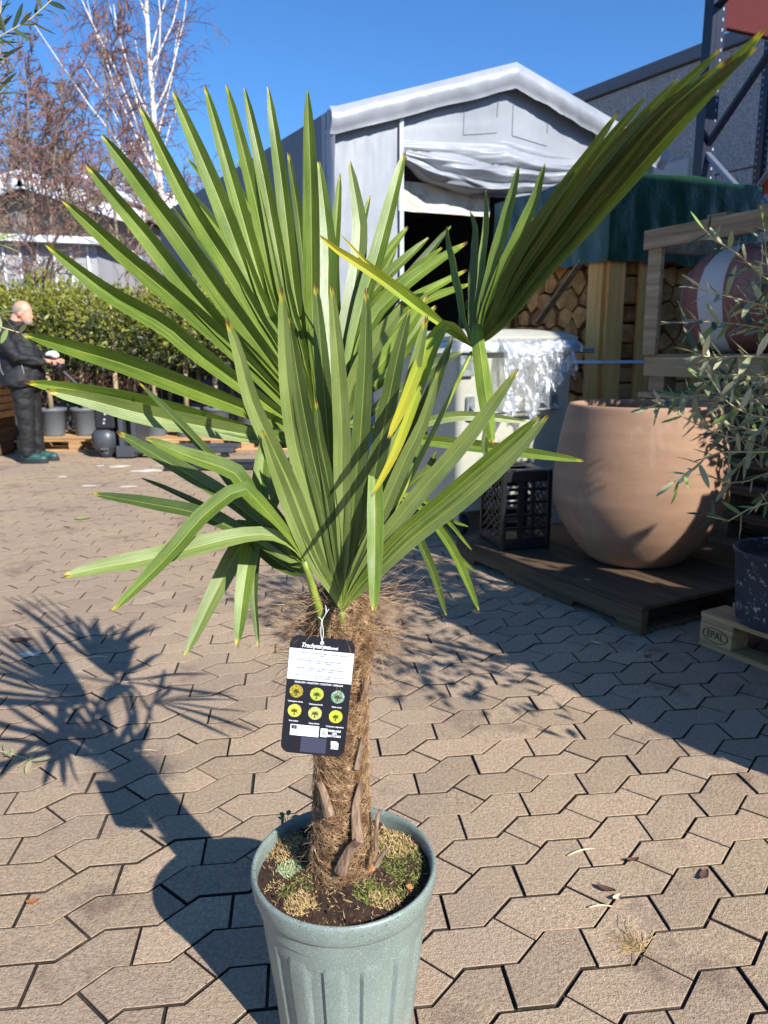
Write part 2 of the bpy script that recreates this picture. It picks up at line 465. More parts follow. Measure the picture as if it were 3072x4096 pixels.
# ================================================================== PALM
def mat_palm(name, g_dark, g_mid, g_lite, yellow_from=.978, trans=.15, ywid=.012):
    t = NT(name)
    uv = t.coord('UV'); sep = t.n('ShaderNodeSeparateXYZ'); t.l(uv, sep.inputs[0]); u, v = sep.outputs[0], sep.outputs[1]
    rr = t.orand()
    st = t.n('ShaderNodeCombineXYZ'); t.l(t.math('MULTIPLY', u, 5.0), st.inputs[0]); t.l(t.math('MULTIPLY', v, 34.0), st.inputs[1]); t.l(t.math('MULTIPLY', rr, 40), st.inputs[2])
    vein = t.noise(1.0, 3, .6, st.outputs[0])
    tone = t.noise(9, 4, .6)
    co = t.ramp(t.math('ADD', t.math('MULTIPLY', vein, .62), t.math('MULTIPLY', tone, .38)), [(.34, g_dark), (.5, g_mid), (.68, g_lite)])
    f = t.math('MULTIPLY_ADD', rr, .36, .82)
    vv = t.n('ShaderNodeCombineColor'); [t.l(f, vv.inputs[i]) for i in range(3)]
    co = t.mix(1.0, co, vv.outputs[0], 'MULTIPLY')
    # pale midrib and pale edges
    mid = t.math('ABSOLUTE', t.math('SUBTRACT', v, .5))
    rib = t.ramp(mid, [(.0, (1,1,1,1)), (.018, (.9,.9,.9,1)), (.04, (0,0,0,1)), (.47, (0,0,0,1)), (.5, (.5,.5,.5,1))])
    co = t.mix(t.math('MULTIPLY', rib, .55), co, (.34,.36,.07,1))
    # wax and scuff marks
    sc = t.n('ShaderNodeCombineXYZ'); t.l(t.math('MULTIPLY', u, 40.0), sc.inputs[0]); t.l(t.math('MULTIPLY', v, 11.0), sc.inputs[1]); t.l(t.math('MULTIPLY', rr, 91), sc.inputs[2])
    spk = t.ramp(t.noise(1.6, 3, .7, sc.outputs[0]), [(.63, (0,0,0,1)), (.70, (1,1,1,1))])
    co = t.mix(t.math('MULTIPLY', spk, .22), co, (.45,.50,.33,1))
    wn = t.math('MULTIPLY_ADD', t.noise(40, 3, .6), .03, t.math('ADD', u, t.math('MULTIPLY_ADD', rr, .034, -.040)))
    tip = t.ramp(wn, [(yellow_from-ywid, (0,0,0,1)), (yellow_from, (1,1,1,1))])
    co = t.mix(tip, co, (.38,.335,.03,1))
    brn = t.ramp(wn, [(.982, (0,0,0,1)), (.995, (1,1,1,1))])
    co = t.mix(brn, co, (.13,.055,.02,1))
    co = t.mix(t.ramp(u, [(.02, (.7,.7,.7,1)), (.16, (0,0,0,1))]), co, (.30,.36,.06,1))
    nrm = t.bump(vein, .25, .0012)
    t.set(co, .38, nrm, Specular_IOR_Level=.45)
    tc = t.mix(1.0, co, (1.5,1.45,.55,1), 'MULTIPLY')
    t.translucent(tc, trans)
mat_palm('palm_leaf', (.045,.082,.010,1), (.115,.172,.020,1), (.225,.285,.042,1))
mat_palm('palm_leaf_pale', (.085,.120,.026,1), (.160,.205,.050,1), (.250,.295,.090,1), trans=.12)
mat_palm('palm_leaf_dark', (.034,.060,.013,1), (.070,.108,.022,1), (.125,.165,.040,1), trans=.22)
mat_palm('palm_leaf_yellow', (.13,.185,.02,1), (.23,.30,.03,1), (.36,.41,.05,1), yellow_from=.90, ywid=.45)
def mat_petiole():
    t = NT('petiole')
    co = t.ramp(t.noise(30, 4, .6), [(.3, (.16,.22,.03,1)), (.7, (.34,.38,.06,1))])
    t.set(co, .4, t.bump(t.noise(120, 2, .5), .2, .001))
mat_petiole()
def mat_fibre():
    t = NT('palm_fibre'); 
    co = t.ramp(t.noise(55, 4, .7), [(.25, lin(66,46,30)), (.42, lin(124,92,60)), (.58, lin(178,142,102)), (.75, lin(228,202,162))])
    t.set(co, .8)
mat_fibre()
def mat_bark():
    t = NT('palm_bark'); v = t.map((1,1,.35))
    co = t.ramp(t.noise(70, 6, .75, v), [(.25, lin(40,26,16)), (.5, lin(96,66,40)), (.75, lin(150,112,72))])
    t.set(co, .9, t.bump(t.noise(130, 5, .7, v), .9, .006))
mat_bark()
def mat_stub():
    t = NT('leaf_stub'); v = t.map((6,6,1))
    co = t.ramp(t.noise(16, 5, .65, v), [(.3, lin(62,44,32)), (.45, lin(110,84,64)), (.62, lin(158,132,106)), (.78, lin(138,84,68))])
    t.set(co, .75, t.bump(t.noise(40, 4, .6, v), .4, .002))
mat_stub()

POT_C = PG(344, 862, .33); POT_C.z = 0
palm = thing('palm_tree', (POT_C.x, POT_C.y, .29), 'fan palm with hairy trunk and stiff pleated green leaves in the blue grey pot', 'palm')

def leaflet(name, pts, width, nrm, mat, parent, fold=.5, twist=0.0, n=16, notch=.03, base_w=.10, wmax=.55, curl=0.0):
    wmax = .55; fold = min(.92, max(.42, fold*1.45)); width = width/math.cos(fold)*.92
    C = spline(pts, n)
    vs, uv, fs = [], [], []
    nrm = Vector(nrm).normalized()
    prev = None
    for i, p in enumerate(C):
        t = (C[min(i+1, n)]-C[max(i-1, 0)]).normalized()
        u = i/n
        nn = (nrm - t*nrm.dot(t))
        if nn.length < .12 and prev is not None: nn = prev - t*prev.dot(t)
        nn.normalize()
        if prev is not None and nn.dot(prev) < 0: nn = -nn
        prev = nn
        if twist: nn = Quaternion(t, twist*u) @ nn
        s = t.cross(nn).normalized()
        if u < wmax: w = base_w+(1-base_w)*math.sin(math.pi/2*(u/wmax)**.85)
        else: w = (1-((u-wmax)/(1-wmax))**2.1*.70)*(.45 if i == n else 1)
        w *= width/2
        fd = fold*(1-.12*u)
        wob = .0009*math.sin(u*23+hash(name) % 7)
        for a, lift in ((-1,1), (-.5,.46), (0,0), (.5,.46), (1,1)):
            q = p + s*(a*w*math.cos(fd)) + nn*(lift*w*math.sin(fd)+wob*abs(a))
            if i == n and a == 0: q = q - t*notch*.25
            vs.append(q); uv.append((u, (a+1)/2))
    for i in range(n):
        for k in range(4):
            a = i*5+k; fs.append((a, a+1, a+6, a+5))
    me = bpy.data.meshes.new('leaflet'); me.from_pydata([tuple(v) for v in vs], [], fs)
    lay = me.uv_layers.new(name='UVMap')
    for poly in me.polygons:
        for li in poly.loop_indices: lay.data[li].uv = uv[me.loops[li].vertex_index]
    me.polygons.foreach_set('use_smooth', [True]*len(fs))
    for e in me.edges:      # keep the crease along the midrib
        if e.vertices[0] % 5 == 2 and e.vertices[1] % 5 == 2: e.use_edge_sharp = True
    me.materials.append(MATS[mat])
    me.update()
    o = link('leaflet', me, parent); o.matrix_parent_inverse = world_of(parent).inverted()
    return o
def px_path(pp, y0, y1, bow=0.0):
    """pixels from hub to tip -> 3D, depth sliding from y0 to y1"""
    L = [0]
    for a, b in zip(pp, pp[1:]): L.append(L[-1]+math.hypot(b[0]-a[0], b[1]-a[1]))
    out = []
    for (x, y), l in zip(pp, L):
        f = l/L[-1]; out.append(PY(x, y, y0+(y1-y0)*f+bow*math.sin(math.pi*f)))
    return out

FANS = []
# hub (px, py, depth), petiole (px path from crown with depths), facing vector, leaflets: (tip depth, width m, material, fold, px path outward)
G, P_, D_, Y_ = 'palm_leaf', 'palm_leaf_pale', 'palm_leaf_dark', 'palm_leaf_yellow'
A_h = (320, 441)
FANS.append(dict(hub=(320,441,1.20), pet=[(341,612,1.09),(334,540,1.15),(326,480,1.19),(320,441,1.20)], n=(.05,-1,.12), pr=.0065, ws=1.5, ls=[
 (1.12,.019,G,.55,[(285,437),(250,432),(150,405.5),(80,391),(25,382)]),
 (1.10,.021,P_,.40,[(285,439),(250,435),(150,415.5),(90,400),(46,390)]),
 (1.13,.0205,G,.62,[(290,428),(250,411.5),(135,367.8),(80,351),(25,334.7)]),
 (1.16,.0195,G,.62,[(290,421),(203,356),(165.8,325.5),(105.5,290.5),(46,243.8)]),
 (1.18,.0205,G,.62,[(293,412),(240,356),(196,316),(128,259),(63.3,200.8)]),
 (1.20,.0205,G,.6,[(296,405),(255,360),(211,316),(135.6,222.7),(84.7,162.4)]),
 (1.22,.0215,G,.6,[(298,398),(270,360),(241,322),(158.2,207.6),(102.5,135.3)]),
 (1.24,.0195,G,.58,[(302,394),(276,350),(230,269.4),(188.4,203),(140,106)]),
 (1.26,.021,G,.5,[(304,388),(284,343),(255.5,293.5),(217.8,195.6),(172.9,90.8)]),
 (1.27,.018,G,.5,[(306,384),(288,340),(267.5,301),(234.4,188),(204.6,84.8)]),
 (1.28,.017,G,.5,[(308,380),(293,336),(278,301),(252.5,188),(226.4,84.8)]),
 (1.28,.017,G,.5,[(309,376),(297,332),(285.6,293.5),(266,188),(244.6,88.3)]),
 (1.29,.016,G,.5,[(311,372),(303,330),(294.7,293.5),(282.6,188),(268,86.8)]),
 (1.36,.013,D_,.5,[(315,372),(309,320),(303,260),(297.7,210.6),(287.9,152)]),
 (1.29,.0175,G,.55,[(317,372),(313,320),(312,283),(311,188),(307.5,91.6)]),
 # drooping outer leaflets, folded over
 (1.01,.021,P_,.25,[(305,452),(288,464),(279,482),(264,515),(238.4,550),(212.8,598),(185,655.6)]),
 (.98,.020,G,.35,[(300,441),(275,436),(265,450),(259.5,500),(246,576),(237,648)]),
 (1.00,.010,D_,.5,[(300,446),(278,446),(268,470),(262,510),(254,583),(258.7,648)]),
]))
FANS.append(dict(hub=(346,425,1.36), pet=[(350,600,1.12),(352,520,1.24),(348,460,1.33),(346,425,1.36)], n=(-.1,-1,.2), pr=.006, ws=1.42, ls=[
 (1.50,.026,G,.3,[(338,380),(330.5,330),(328,290),(327.8,240.8),(318.8,161.7)]),
 (1.52,.015,G,.5,[(340,375),(336,310),(334,262),(336.5,225.7),(340,173.7)]),
 (1.50,.024,P_,.3,[(342,372),(340,355),(354.6,285.3),(360,235),(358,210),(349.7,161.7)]),
 (1.52,.014,G,.4,[(343,380),(348,320),(357,262),(364,219.7),(370.3,195.6)]),
 (1.48,.023,G,.4,[(348,380),(353,345.6),(364,300),(375.7,262.7),(391,205),(405,150.5)]),
 (1.50,.019,G,.45,[(349,370),(356,318),(366,288),(383.2,259.7),(408,226.5)]),
 (1.50,.018,G,.45,[(350,372),(360.6,315.4),(372,294),(390.8,273),(428.5,237.8)]),
 (1.47,.018,G,.45,[(352,375),(365,326),(380,303),(398,286),(442,247.6)]),
 (1.45,.020,G,.4,[(353,378),(372.7,321.5),(395,295),(421,272.7),(467.6,242.3)]),
 (1.58,.016,D_,.45,[(352,380),(375,330),(405,284),(425,258),(451,226.5)]),
 (1.60,.017,G,.4,[(354,385),(385,330),(405,306),(421,295),(467,270.2)]),
 (1.60,.016,G,.4,[(356,390),(390,335),(410,310),(428.5,298.8),(471.4,283.8)]),
 (1.32,.024,P_,.35,[(352,390),(366,360),(381.7,335),(395,318),(403,303)]),
 (1.42,.022,G,.4,[(356,392),(380,366),(398,340),(414,318),(428,296)]),
 (1.44,.020,G,.4,[(358,398),(384,378),(402,352),(420,326),(436,306)]),
 (1.55,.015,G,.4,[(350,385),(362,335),(376,300),(386,270),(397,246)]),
 # blades seen behind the big fan
 (1.72,.016,G,.45,[(325,395),(290,330),(262,288),(205,212),(155,159)]), (1.74,.013,G,.45,[(328,390),(300,320),(268,270),(225,205),(186,157)]), (1.74,.012,G,.45,[(332,385),(305,310),(270,240),(240,190),(217,152)]), (1.76,.011,G,.45,[(334,380),(310,300),(280,230),(255,190),(237,159)]), (1.7,.015,D_,.45,[(322,400),(285,345),(240,290),(200,240),(172,205)]),
 # low right-hand leaflets
 (1.28,.0165,G,.4,[(398,436),(431,441),(465,445),(518,452),(583.7,461)]),
 (1.40,.014,P_,.25,[(395,428),(440,419),(462,416),(492,417.5),(527,422)]),
 (1.45,.018,D_,.3,[(372,412),(392,396),(414,384),(440,362),(462,352)]),
]))
FANS.append(dict(hub=(342,611,1.045), pet=[(342,640,1.07),(342,628,1.06),(342,611,1.045)], n=(.02,-1,.18), pr=.007, ws=1.16, ls=[
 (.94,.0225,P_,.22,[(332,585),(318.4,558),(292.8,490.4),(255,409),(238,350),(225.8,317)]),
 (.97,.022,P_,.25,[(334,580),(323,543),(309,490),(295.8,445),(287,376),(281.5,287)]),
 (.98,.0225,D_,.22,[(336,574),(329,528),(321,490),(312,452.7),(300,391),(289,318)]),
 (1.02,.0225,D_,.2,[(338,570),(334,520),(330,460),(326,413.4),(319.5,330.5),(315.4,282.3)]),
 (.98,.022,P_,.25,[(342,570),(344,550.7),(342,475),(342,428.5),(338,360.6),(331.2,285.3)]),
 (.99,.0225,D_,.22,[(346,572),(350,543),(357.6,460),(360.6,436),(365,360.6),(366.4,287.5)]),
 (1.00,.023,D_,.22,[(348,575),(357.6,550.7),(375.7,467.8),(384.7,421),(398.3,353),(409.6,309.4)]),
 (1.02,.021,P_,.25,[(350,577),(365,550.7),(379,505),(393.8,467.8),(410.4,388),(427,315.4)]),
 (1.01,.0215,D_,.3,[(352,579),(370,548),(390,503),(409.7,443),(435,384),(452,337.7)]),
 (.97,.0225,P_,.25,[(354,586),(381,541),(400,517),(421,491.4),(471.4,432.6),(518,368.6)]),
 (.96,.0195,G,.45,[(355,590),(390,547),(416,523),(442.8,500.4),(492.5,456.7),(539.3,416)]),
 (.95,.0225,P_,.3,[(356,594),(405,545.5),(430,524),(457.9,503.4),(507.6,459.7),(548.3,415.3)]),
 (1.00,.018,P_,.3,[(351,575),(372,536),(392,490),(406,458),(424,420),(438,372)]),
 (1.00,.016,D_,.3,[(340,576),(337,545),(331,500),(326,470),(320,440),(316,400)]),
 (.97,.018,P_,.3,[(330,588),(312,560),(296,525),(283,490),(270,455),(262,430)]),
]))
FANS.append(dict(hub=(472,347,1.15), pet=[(356,605,1.10),(385,528,1.12),(410,478,1.13),(435,428,1.14),(472,352,1.15)], n=(-.6,-.6,-.5), pr=.0042, ls=[
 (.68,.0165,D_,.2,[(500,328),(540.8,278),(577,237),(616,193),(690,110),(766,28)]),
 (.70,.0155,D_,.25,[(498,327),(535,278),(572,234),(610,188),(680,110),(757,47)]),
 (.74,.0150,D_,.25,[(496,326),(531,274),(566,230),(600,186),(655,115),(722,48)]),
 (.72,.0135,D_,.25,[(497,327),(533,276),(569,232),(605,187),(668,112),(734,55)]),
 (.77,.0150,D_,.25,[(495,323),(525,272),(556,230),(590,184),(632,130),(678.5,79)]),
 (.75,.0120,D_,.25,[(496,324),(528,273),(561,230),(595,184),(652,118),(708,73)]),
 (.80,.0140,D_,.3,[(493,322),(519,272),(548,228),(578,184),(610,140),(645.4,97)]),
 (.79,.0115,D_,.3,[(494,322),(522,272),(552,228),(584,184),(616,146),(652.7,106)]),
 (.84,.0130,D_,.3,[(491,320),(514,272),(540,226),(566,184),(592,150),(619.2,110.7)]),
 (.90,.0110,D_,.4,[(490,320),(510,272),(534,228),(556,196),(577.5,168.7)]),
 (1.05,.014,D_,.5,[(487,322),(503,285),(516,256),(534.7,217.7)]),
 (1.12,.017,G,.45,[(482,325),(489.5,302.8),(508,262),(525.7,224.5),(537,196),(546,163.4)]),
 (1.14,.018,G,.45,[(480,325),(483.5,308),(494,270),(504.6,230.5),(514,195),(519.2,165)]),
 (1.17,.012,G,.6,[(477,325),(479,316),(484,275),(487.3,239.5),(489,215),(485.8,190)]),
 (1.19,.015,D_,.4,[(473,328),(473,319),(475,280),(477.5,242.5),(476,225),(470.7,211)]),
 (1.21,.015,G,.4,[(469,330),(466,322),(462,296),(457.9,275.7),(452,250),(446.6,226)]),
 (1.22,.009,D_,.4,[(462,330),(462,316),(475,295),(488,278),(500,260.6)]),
 (1.10,.013,Y_,.5,[(452,334),(439,323),(421,310),(383,281),(350,259),(336,249.9),(318.4,234.8)], (.05,-1,.15)),
 (1.12,.006,Y_,.5,[(450,330),(440,320),(428.5,309.4),(402.8,288.5),(380,273),(365,261),(340.7,235)], (.05,-1,.15)),
 (.91,.0150,Y_,.45,[(458,330),(443.5,325),(434,336),(424,352),(406,398),(387.8,439)], (.05,-1,.15)),
 (.88,.0115,Y_,.45,[(456,333),(445,330),(436,345),(418,391),(396,450),(371.5,496.7)], (.05,-1,.15)),
 (.97,.0190,G,.35,[(474,332),(475,323),(477,326),(480,350),(485.5,390.4),(489,420),(492.5,445)], (.05,-1,.15)),
 (1.06,.012,D_,.4,[(478,360),(483,395),(487,425),(484,445),(487,464)], (.05,-1,.15)),
]))
FANS.append(dict(hub=(304,561,1.02), pet=[(328,640,1.06),(320,612,1.045),(312,586,1.03),(304,561,1.02)], n=(.2,-.8,.6), pr=.0062, ws=1.35, ls=[
 (.90,.021,P_,.25,[(296,549),(276,536.5),(238.4,537),(155.5,557.6),(100,568),(60.5,577)]),
 (.88,.0185,G,.35,[(296,545),(262,506),(244,488),(230.8,494.3),(200.7,518.4),(173.6,550),(146.4,578),(111.8,612)]),
 (1.05,.0195,D_,.35,[(294,556),(261,525),(223.3,495.8),(170.6,464),(140,446),(116.3,431.8)]),
 (1.00,.021,G,.3,[(296,550),(276,523),(253.4,503),(242,482),(230.8,471),(185.6,455),(145.7,438.6)]),
 (1.12,.012,D_,.4,[(290,548),(255,515),(229,482),(211,458),(180.8,425),(139.4,383)]),
 (1.08,.008,D_,.4,[(290,560),(255,538),(230.8,521.5),(185.6,497.3),(140.4,477.7)]),
 (1.02,.0175,D_,.35,[(292,562),(262,545),(230.8,527.5),(193,512.4),(155.5,504.9),(91.4,493.6)]),
 (1.10,.021,D_,.3,[(298,566),(280,552),(262,540),(246,528),(232,522)]),
 (1.08,.020,D_,.3,[(300,572),(284,566),(270,556),(258,545),(248,536)]),
 (1.04,.018,D_,.35,[(300,560),(286,534),(270,512),(256,497),(244,484)]),
]))
FANS.append(dict(hub=(398,492,1.30), pet=[(356,606,1.12),(372,560,1.18),(386,520,1.25),(398,492,1.30)], n=(.2,-.9,.4), pr=.0055, ls=[
 (1.38,.015,G,.4,[(410,500),(424,512),(440.5,532.6),(457,560),(479,611)]),
 (1.34,.014,D_,.4,[(406,506),(412,522),(421,544.7),(433,573.3),(446,615.5)]),
 (1.45,.010,G,.4,[(414,502),(432,520),(451,549),(475,572)]),
 (1.50,.008,G,.4,[(416,498),(434,508),(448,522),(472,550.7)]),
 (1.48,.008,G,.4,[(414,502),(430,516),(441,526),(456,543)]),
 (1.52,.008,G,.4,[(418,496),(436,508),(452,521),(468.4,526.6)]),
 (1.45,.014,D_,.4,[(404,480),(414,462),(420,445),(428,420)]),
 (1.38,.014,D_,.4,[(408,486),(420,476),(428,470),(436,452)]),
 (.93,.0195,G,.3,[(396,480),(384,461),(376,459),(375,472),(375,530),(374.5,575),(373.5,613)], (.05,-1,.1), 1.06),
]))
for F_ in FANS:
    hx, hy, hY = F_['hub']
    leaf = MB()
    pp = [PY(*q) for q in F_['pet']]
    pts = spline(pp, 10)
    leaf.tube(pts, [F_['pr']*(1.25-.5*i/10) for i in range(11)], 8)
    hub3 = PY(hx, hy, hY)
    lf = obj('leaf', leaf, 'petiole', palm, smooth=True)
    for i, (ty, w, m_, fold, path, *ov) in enumerate(F_['ls']):
        P3 = px_path([(hx, hy)]+path, hY, ty)
        if len(ov) > 1: P3 = px_path(path, ov[1], ty)
        leaflet('l%d' % i, P3, w*F_.get('ws', 1.22)*rnd.uniform(.95,1.06), ov[0] if ov else F_['n'], m_, lf, fold=fold, twist=jit(.12), base_w=.13)

# ---- trunk with fibre
TB = Vector((POT_C.x-.004, POT_C.y+.004, .27))
def trunk_c(z):
    f = (z-.27)/(.80-.27); return Vector((TB.x+.0005+(.004)*f, TB.y+.002*f, z))
prof = [(.24,.058),(.30,.056),(.34,.050),(.40,.044),(.48,.040),(.56,.039),(.64,.040),(.70,.043),(.75,.044),(.79,.036),(.82,.016)]
tm = MB(); n = 26; vs = []; fs = []
for i, (z, r) in enumerate(prof):
    c = trunk_c(z)
    for k in range(n):
        th = 2*math.pi*k/n
        rr = r*(1+.2*noise.noise(Vector((math.cos(th)*2, math.sin(th)*2, z*14)))) - .006
        vs.append(c+Vector((rr*math.cos(th), rr*math.sin(th), 0)))
for i in range(len(prof)-1):
    for k in range(n): fs.append((i*n+k, i*n+(k+1)%n, (i+1)*n+(k+1)%n, (i+1)*n+k))
fs.append(tuple((len(prof)-1)*n+k for k in range(n)))
tm.add(vs, fs)
trunk = obj('trunk', tm, 'palm_bark', palm, smooth=True)
def rad_at(z):
    for (z0, r0), (z1, r1) in zip(prof, prof[1:]):
        if z0 <= z <= z1: return r0+(r1-r0)*(z-z0)/(z1-z0)
    return prof[-1][1] if z > .8 else prof[0][1]
fib = MB()
def ribbon(pts, w):
    vs = []; m = len(pts)
    side = rvec(1).normalized()
    for i, p in enumerate(pts):
        t = (pts[min(i+1, m-1)]-pts[max(i-1, 0)]).normalized()
        s = t.cross(side); s = s.normalized() if s.length > .01 else t.orthogonal().normalized()
        ww = w*(1-.6*i/(m-1)); y = t.cross(s)
        vs += [p+s*ww, p+(-s*.5+y*.87)*ww, p+(-s*.5-y*.87)*ww]
    fs = []
    for i in range(m-1):
        for k in range(3): fs.append((i*3+k, i*3+(k+1)%3, (i+1)*3+(k+1)%3, (i+1)*3+k))
    fib.add(vs, fs)
for q in range(4800):            # tangled strands lying on the trunk
    z = rnd.uniform(.285, .79); th = rnd.uniform(0, 2*math.pi)
    sl = rnd.choice((-1,1))*rnd.uniform(.15, 1.3) if rnd.random() < .75 else jit(4)
    L = rnd.uniform(.025, .085); m = 5; pts = []
    bulge = rnd.uniform(-.003, .004) + (.004 if z > .68 else 0)
    dth, dz = math.cos(sl), math.sin(sl)
    for i in range(m):
        f = i/(m-1); zz_ = min(.80, max(.28, z+dz*L*(f-.5)))
        r = rad_at(zz_)+bulge+.006*math.sin(math.pi*f)*rnd.random()
        a = th+dth*L*(f-.5)/max(.02, r)+jit(.10)+.25*math.sin(f*5+q)
        pts.append(trunk_c(zz_)+Vector((r*math.cos(a), r*math.sin(a), 0)))
    ribbon(pts, rnd.uniform(.0002, .00055))
for q in range(1150):             # loose hairs, mostly at the crown
    top = rnd.random() < .62
    z = rnd.uniform(.64, .80) if top else rnd.uniform(.33, .68)
    th = rnd.uniform(0, 2*math.pi) if top else rnd.choice((rnd.gauss(.1,.5), rnd.gauss(math.pi,.5)))
    if math.sin(th) < -.3 and .42 < z < .70: continue
    r = rad_at(z); c = trunk_c(z)
    d = Vector((math.cos(th), math.sin(th), rnd.uniform(-.6, 1.3))).normalized()
    p = c+Vector((r*math.cos(th), r*math.sin(th), 0))*.95; pts = [p]
    L = rnd.uniform(.02, .11) if top else rnd.uniform(.008, .034)
    cv = rvec(.9)+Vector((0,0,-.75))
    for i in range(6):
        d = (d+cv*(.16 if top else .3)+rvec(.14)).normalized(); p = p+d*L/6; pts.append(p)
    ribbon(pts, rnd.uniform(.00022, .00045))
for q in range(230):             # long wiry hairs fanning out under the leaves
    th = rnd.choice((rnd.gauss(.0,.55), rnd.gauss(math.pi,.55), rnd.uniform(0,6.28))); z = rnd.uniform(.69,.80)
    if math.sin(th) < -.75: continue
    r = rad_at(z)*.9; p = trunk_c(z)+Vector((r*math.cos(th), r*math.sin(th), 0)); d = Vector((math.cos(th), math.sin(th), rnd.uniform(-.2,1.2))).normalized(); pts = [p]; L = rnd.uniform(.05,.135); cv = rvec(.8)+Vector((0,0,-.5))
    for i in range(7): d = (d+cv*.13+rvec(.10)).normalized(); p = p+d*L/7; pts.append(p)
    ribbon(pts, rnd.uniform(.0003, .0006))
obj('fibre', fib, 'palm_fibre', trunk, kind='stuff', recalc=False)
# ---- old leaf bases
def stub(name, px, w, mat='leaf_stub', curl=.25):
    P3 = spline(px, 8); mb = MB(); vs = []; fs = []
    for i, p in enumerate(P3):
        t = (P3[min(i+1,8)]-P3[max(i-1,0)]).normalized()
        out = (p-trunk_c(p.z)); out.z = 0; out = (out-t*out.dot(t)).normalized(); s = t.cross(out)
        ww = 1.05*w*(1-.35*i/8)
        for a in (-1,-.5,0,.5,1): vs.append(p+s*a*ww+out*(-abs(a)**2*ww*.6))
        for a in (1,0,-1): vs.append(p+s*a*ww*.9+out*(-abs(a)**2*ww*.6-.003))
    for i in range(8):
        for k in range(8): fs.append((i*8+k, i*8+(k+1)%8, (i+1)*8+(k+1)%8, (i+1)*8+k))
    fs += [tuple(range(8)), tuple(64+k for k in range(8))]
    mb.add(vs, fs); return obj(name, mb, mat, trunk, smooth=False)
Yf = POT_C.y
stub('leaf_base', [PY(360,848,Yf-.052),PY(358.5,830,Yf-.048),PY(358,808,Yf-.043),PY(362,790,Yf-.04),PY(364,784,Yf-.04)], .0095)
stub('leaf_base', [PY(340,876,Yf-.062),PY(348,858,Yf-.064),PY(354,848,Yf-.064),PY(360,843,Yf-.07)], .0105)
stub('leaf_base', [PY(379,850,Yf-.02),PY(378,835,Yf-.02),PY(379,822,Yf-.018),PY(381,811,Yf-.016)], .006)
stub('leaf_base', [PY(378,868,Yf-.055),PY(384,856,Yf-.058),PY(390,848,Yf-.062)], .006)
stub('leaf_base', [PY(327,818,Yf-.05),PY(324,806,Yf-.044),PY(320,792,Yf-.04),PY(316,783,Yf-.04)], .010)
stub('leaf_base', [PY(358,770,Yf-.04),PY(361,755,Yf-.036),PY(364,738,Yf-.032)], .005)
stub('leaf_base', [PY(364,700,Yf-.035),PY(366,690,Yf-.035),PY(367,678,Yf-.033)], .004)
# ================================================================== POT, SOIL
def mat_pot():
    t = NT('pot_plastic')
    spk = t.ramp(t.noise(560, 2, .5), [(.58, (0,0,0,1)), (.63, (1,1,1,1))])
    co = t.ramp(t.noise(5, 5, .6), [(.3, lin(106,117,108)), (.7, lin(128,139,129))])
    co = t.mix(t.math('MULTIPLY', spk, .45), co, lin(186,196,190))
    sep = t.n('ShaderNodeSeparateXYZ'); t.l(t.coord(), sep.inputs[0])
    dirt = t.math('MULTIPLY', t.ramp(sep.outputs[2], [(.0, (1,1,1,1)), (.10, (0,0,0,1))]), t.ramp(t.noise(14, 6, .7), [(.40, (0,0,0,1)), (.6, (1,1,1,1))]))
    co = t.mix(t.math('MULTIPLY', dirt, .8), co, lin(178,160,140))
    drp = t.ramp(t.noise(24, 6, .75), [(.66, (0,0,0,1)), (.74, (.6,.6,.6,1))])
    co = t.mix(drp, co, lin(160,150,136))
    spl = t.ramp(t.noise(95, 3, .6, t.map((1,1,.6))), [(.68, (0,0,0,1)), (.72, (1,1,1,1))]); up_ = t.ramp(sep.outputs[2], [(.18, (.1,.1,.1,1)), (.34, (.8,.8,.8,1))]); co = t.mix(t.math('MULTIPLY', spl, up_), co, lin(92,70,56))
    t.set(co, .42, t.bump(t.noise(300, 2, .5), .06, .001), Specular_IOR_Level=.5)
mat_pot()
pot = thing('flower_pot', POT_C, 'speckled blue grey ribbed plastic pot holding the palm', 'pot')
PR = .1525; PH = .335
def rib_r(th, i, r, z):
    if z > .262 or z < .018: return r
    k = (th/(2*math.pi)*14) % 1.0; wv = int(th/(2*math.pi)*14)
    edge = min(1, min(abs(k-.0), abs(1-k))/.06)
    in_panel = k < .62
    depth = .0042 if in_panel else -.0006
    s = min(1, (.262-z)/.02)
    soft = min(1, min(abs(k-.62), k, 1-k)/.045)
    return r + (depth*soft - .0012*(1-soft))*s
body = MB()
prof_o = [(.098,.0),(.104,.004),(.1085,.018),(.1095,.024),(.113,.07),(.118,.12),(.1235,.17),(.129,.22),(.1320,.245),(.1335,.262),(.1350,.266),(.1400,.270),(.1418,.288),(.1428,.296)]
body.lathe(prof_o, 168, POT_C, rib_r, closed_bottom=True)
obj('pot_body', body, 'pot_plastic', pot, smooth=True, auto=35)
lip = MB()
prof_l = [(.1428,.2955),(.1470,.2975),(.1492,.302),(.1505,.312),(.1520,.322),(.1518,.330),(.1500,.3345),(.1470,.335),(.1440,.3325),(.1425,.326),(.1415,.310),(.139,.28),(.134,.24)]
lip.lathe(prof_l, 96, POT_C)
obj('rim', lip, 'pot_plastic', pot, smooth=True)
def mat_soil():
    t = NT('soil')
    co = t.ramp(t.noise(90, 6, .75), [(.25, lin(30,18,12)), (.5, lin(62,40,27)), (.75, lin(104,74,52))])
    mo = t.ramp(t.noise(14, 5, .7), [(.54, (0,0,0,1)), (.66, (1,1,1,1))])
    co = t.mix(t.math('MULTIPLY', mo, .55), co, lin(98,92,44))
    t.set(co, .95, t.bump(t.noise(160, 5, .75), 1.0, .006))
mat_soil()
SZ = .317
so = MB(); nr, na = 26, 84; vs = []; fs = []
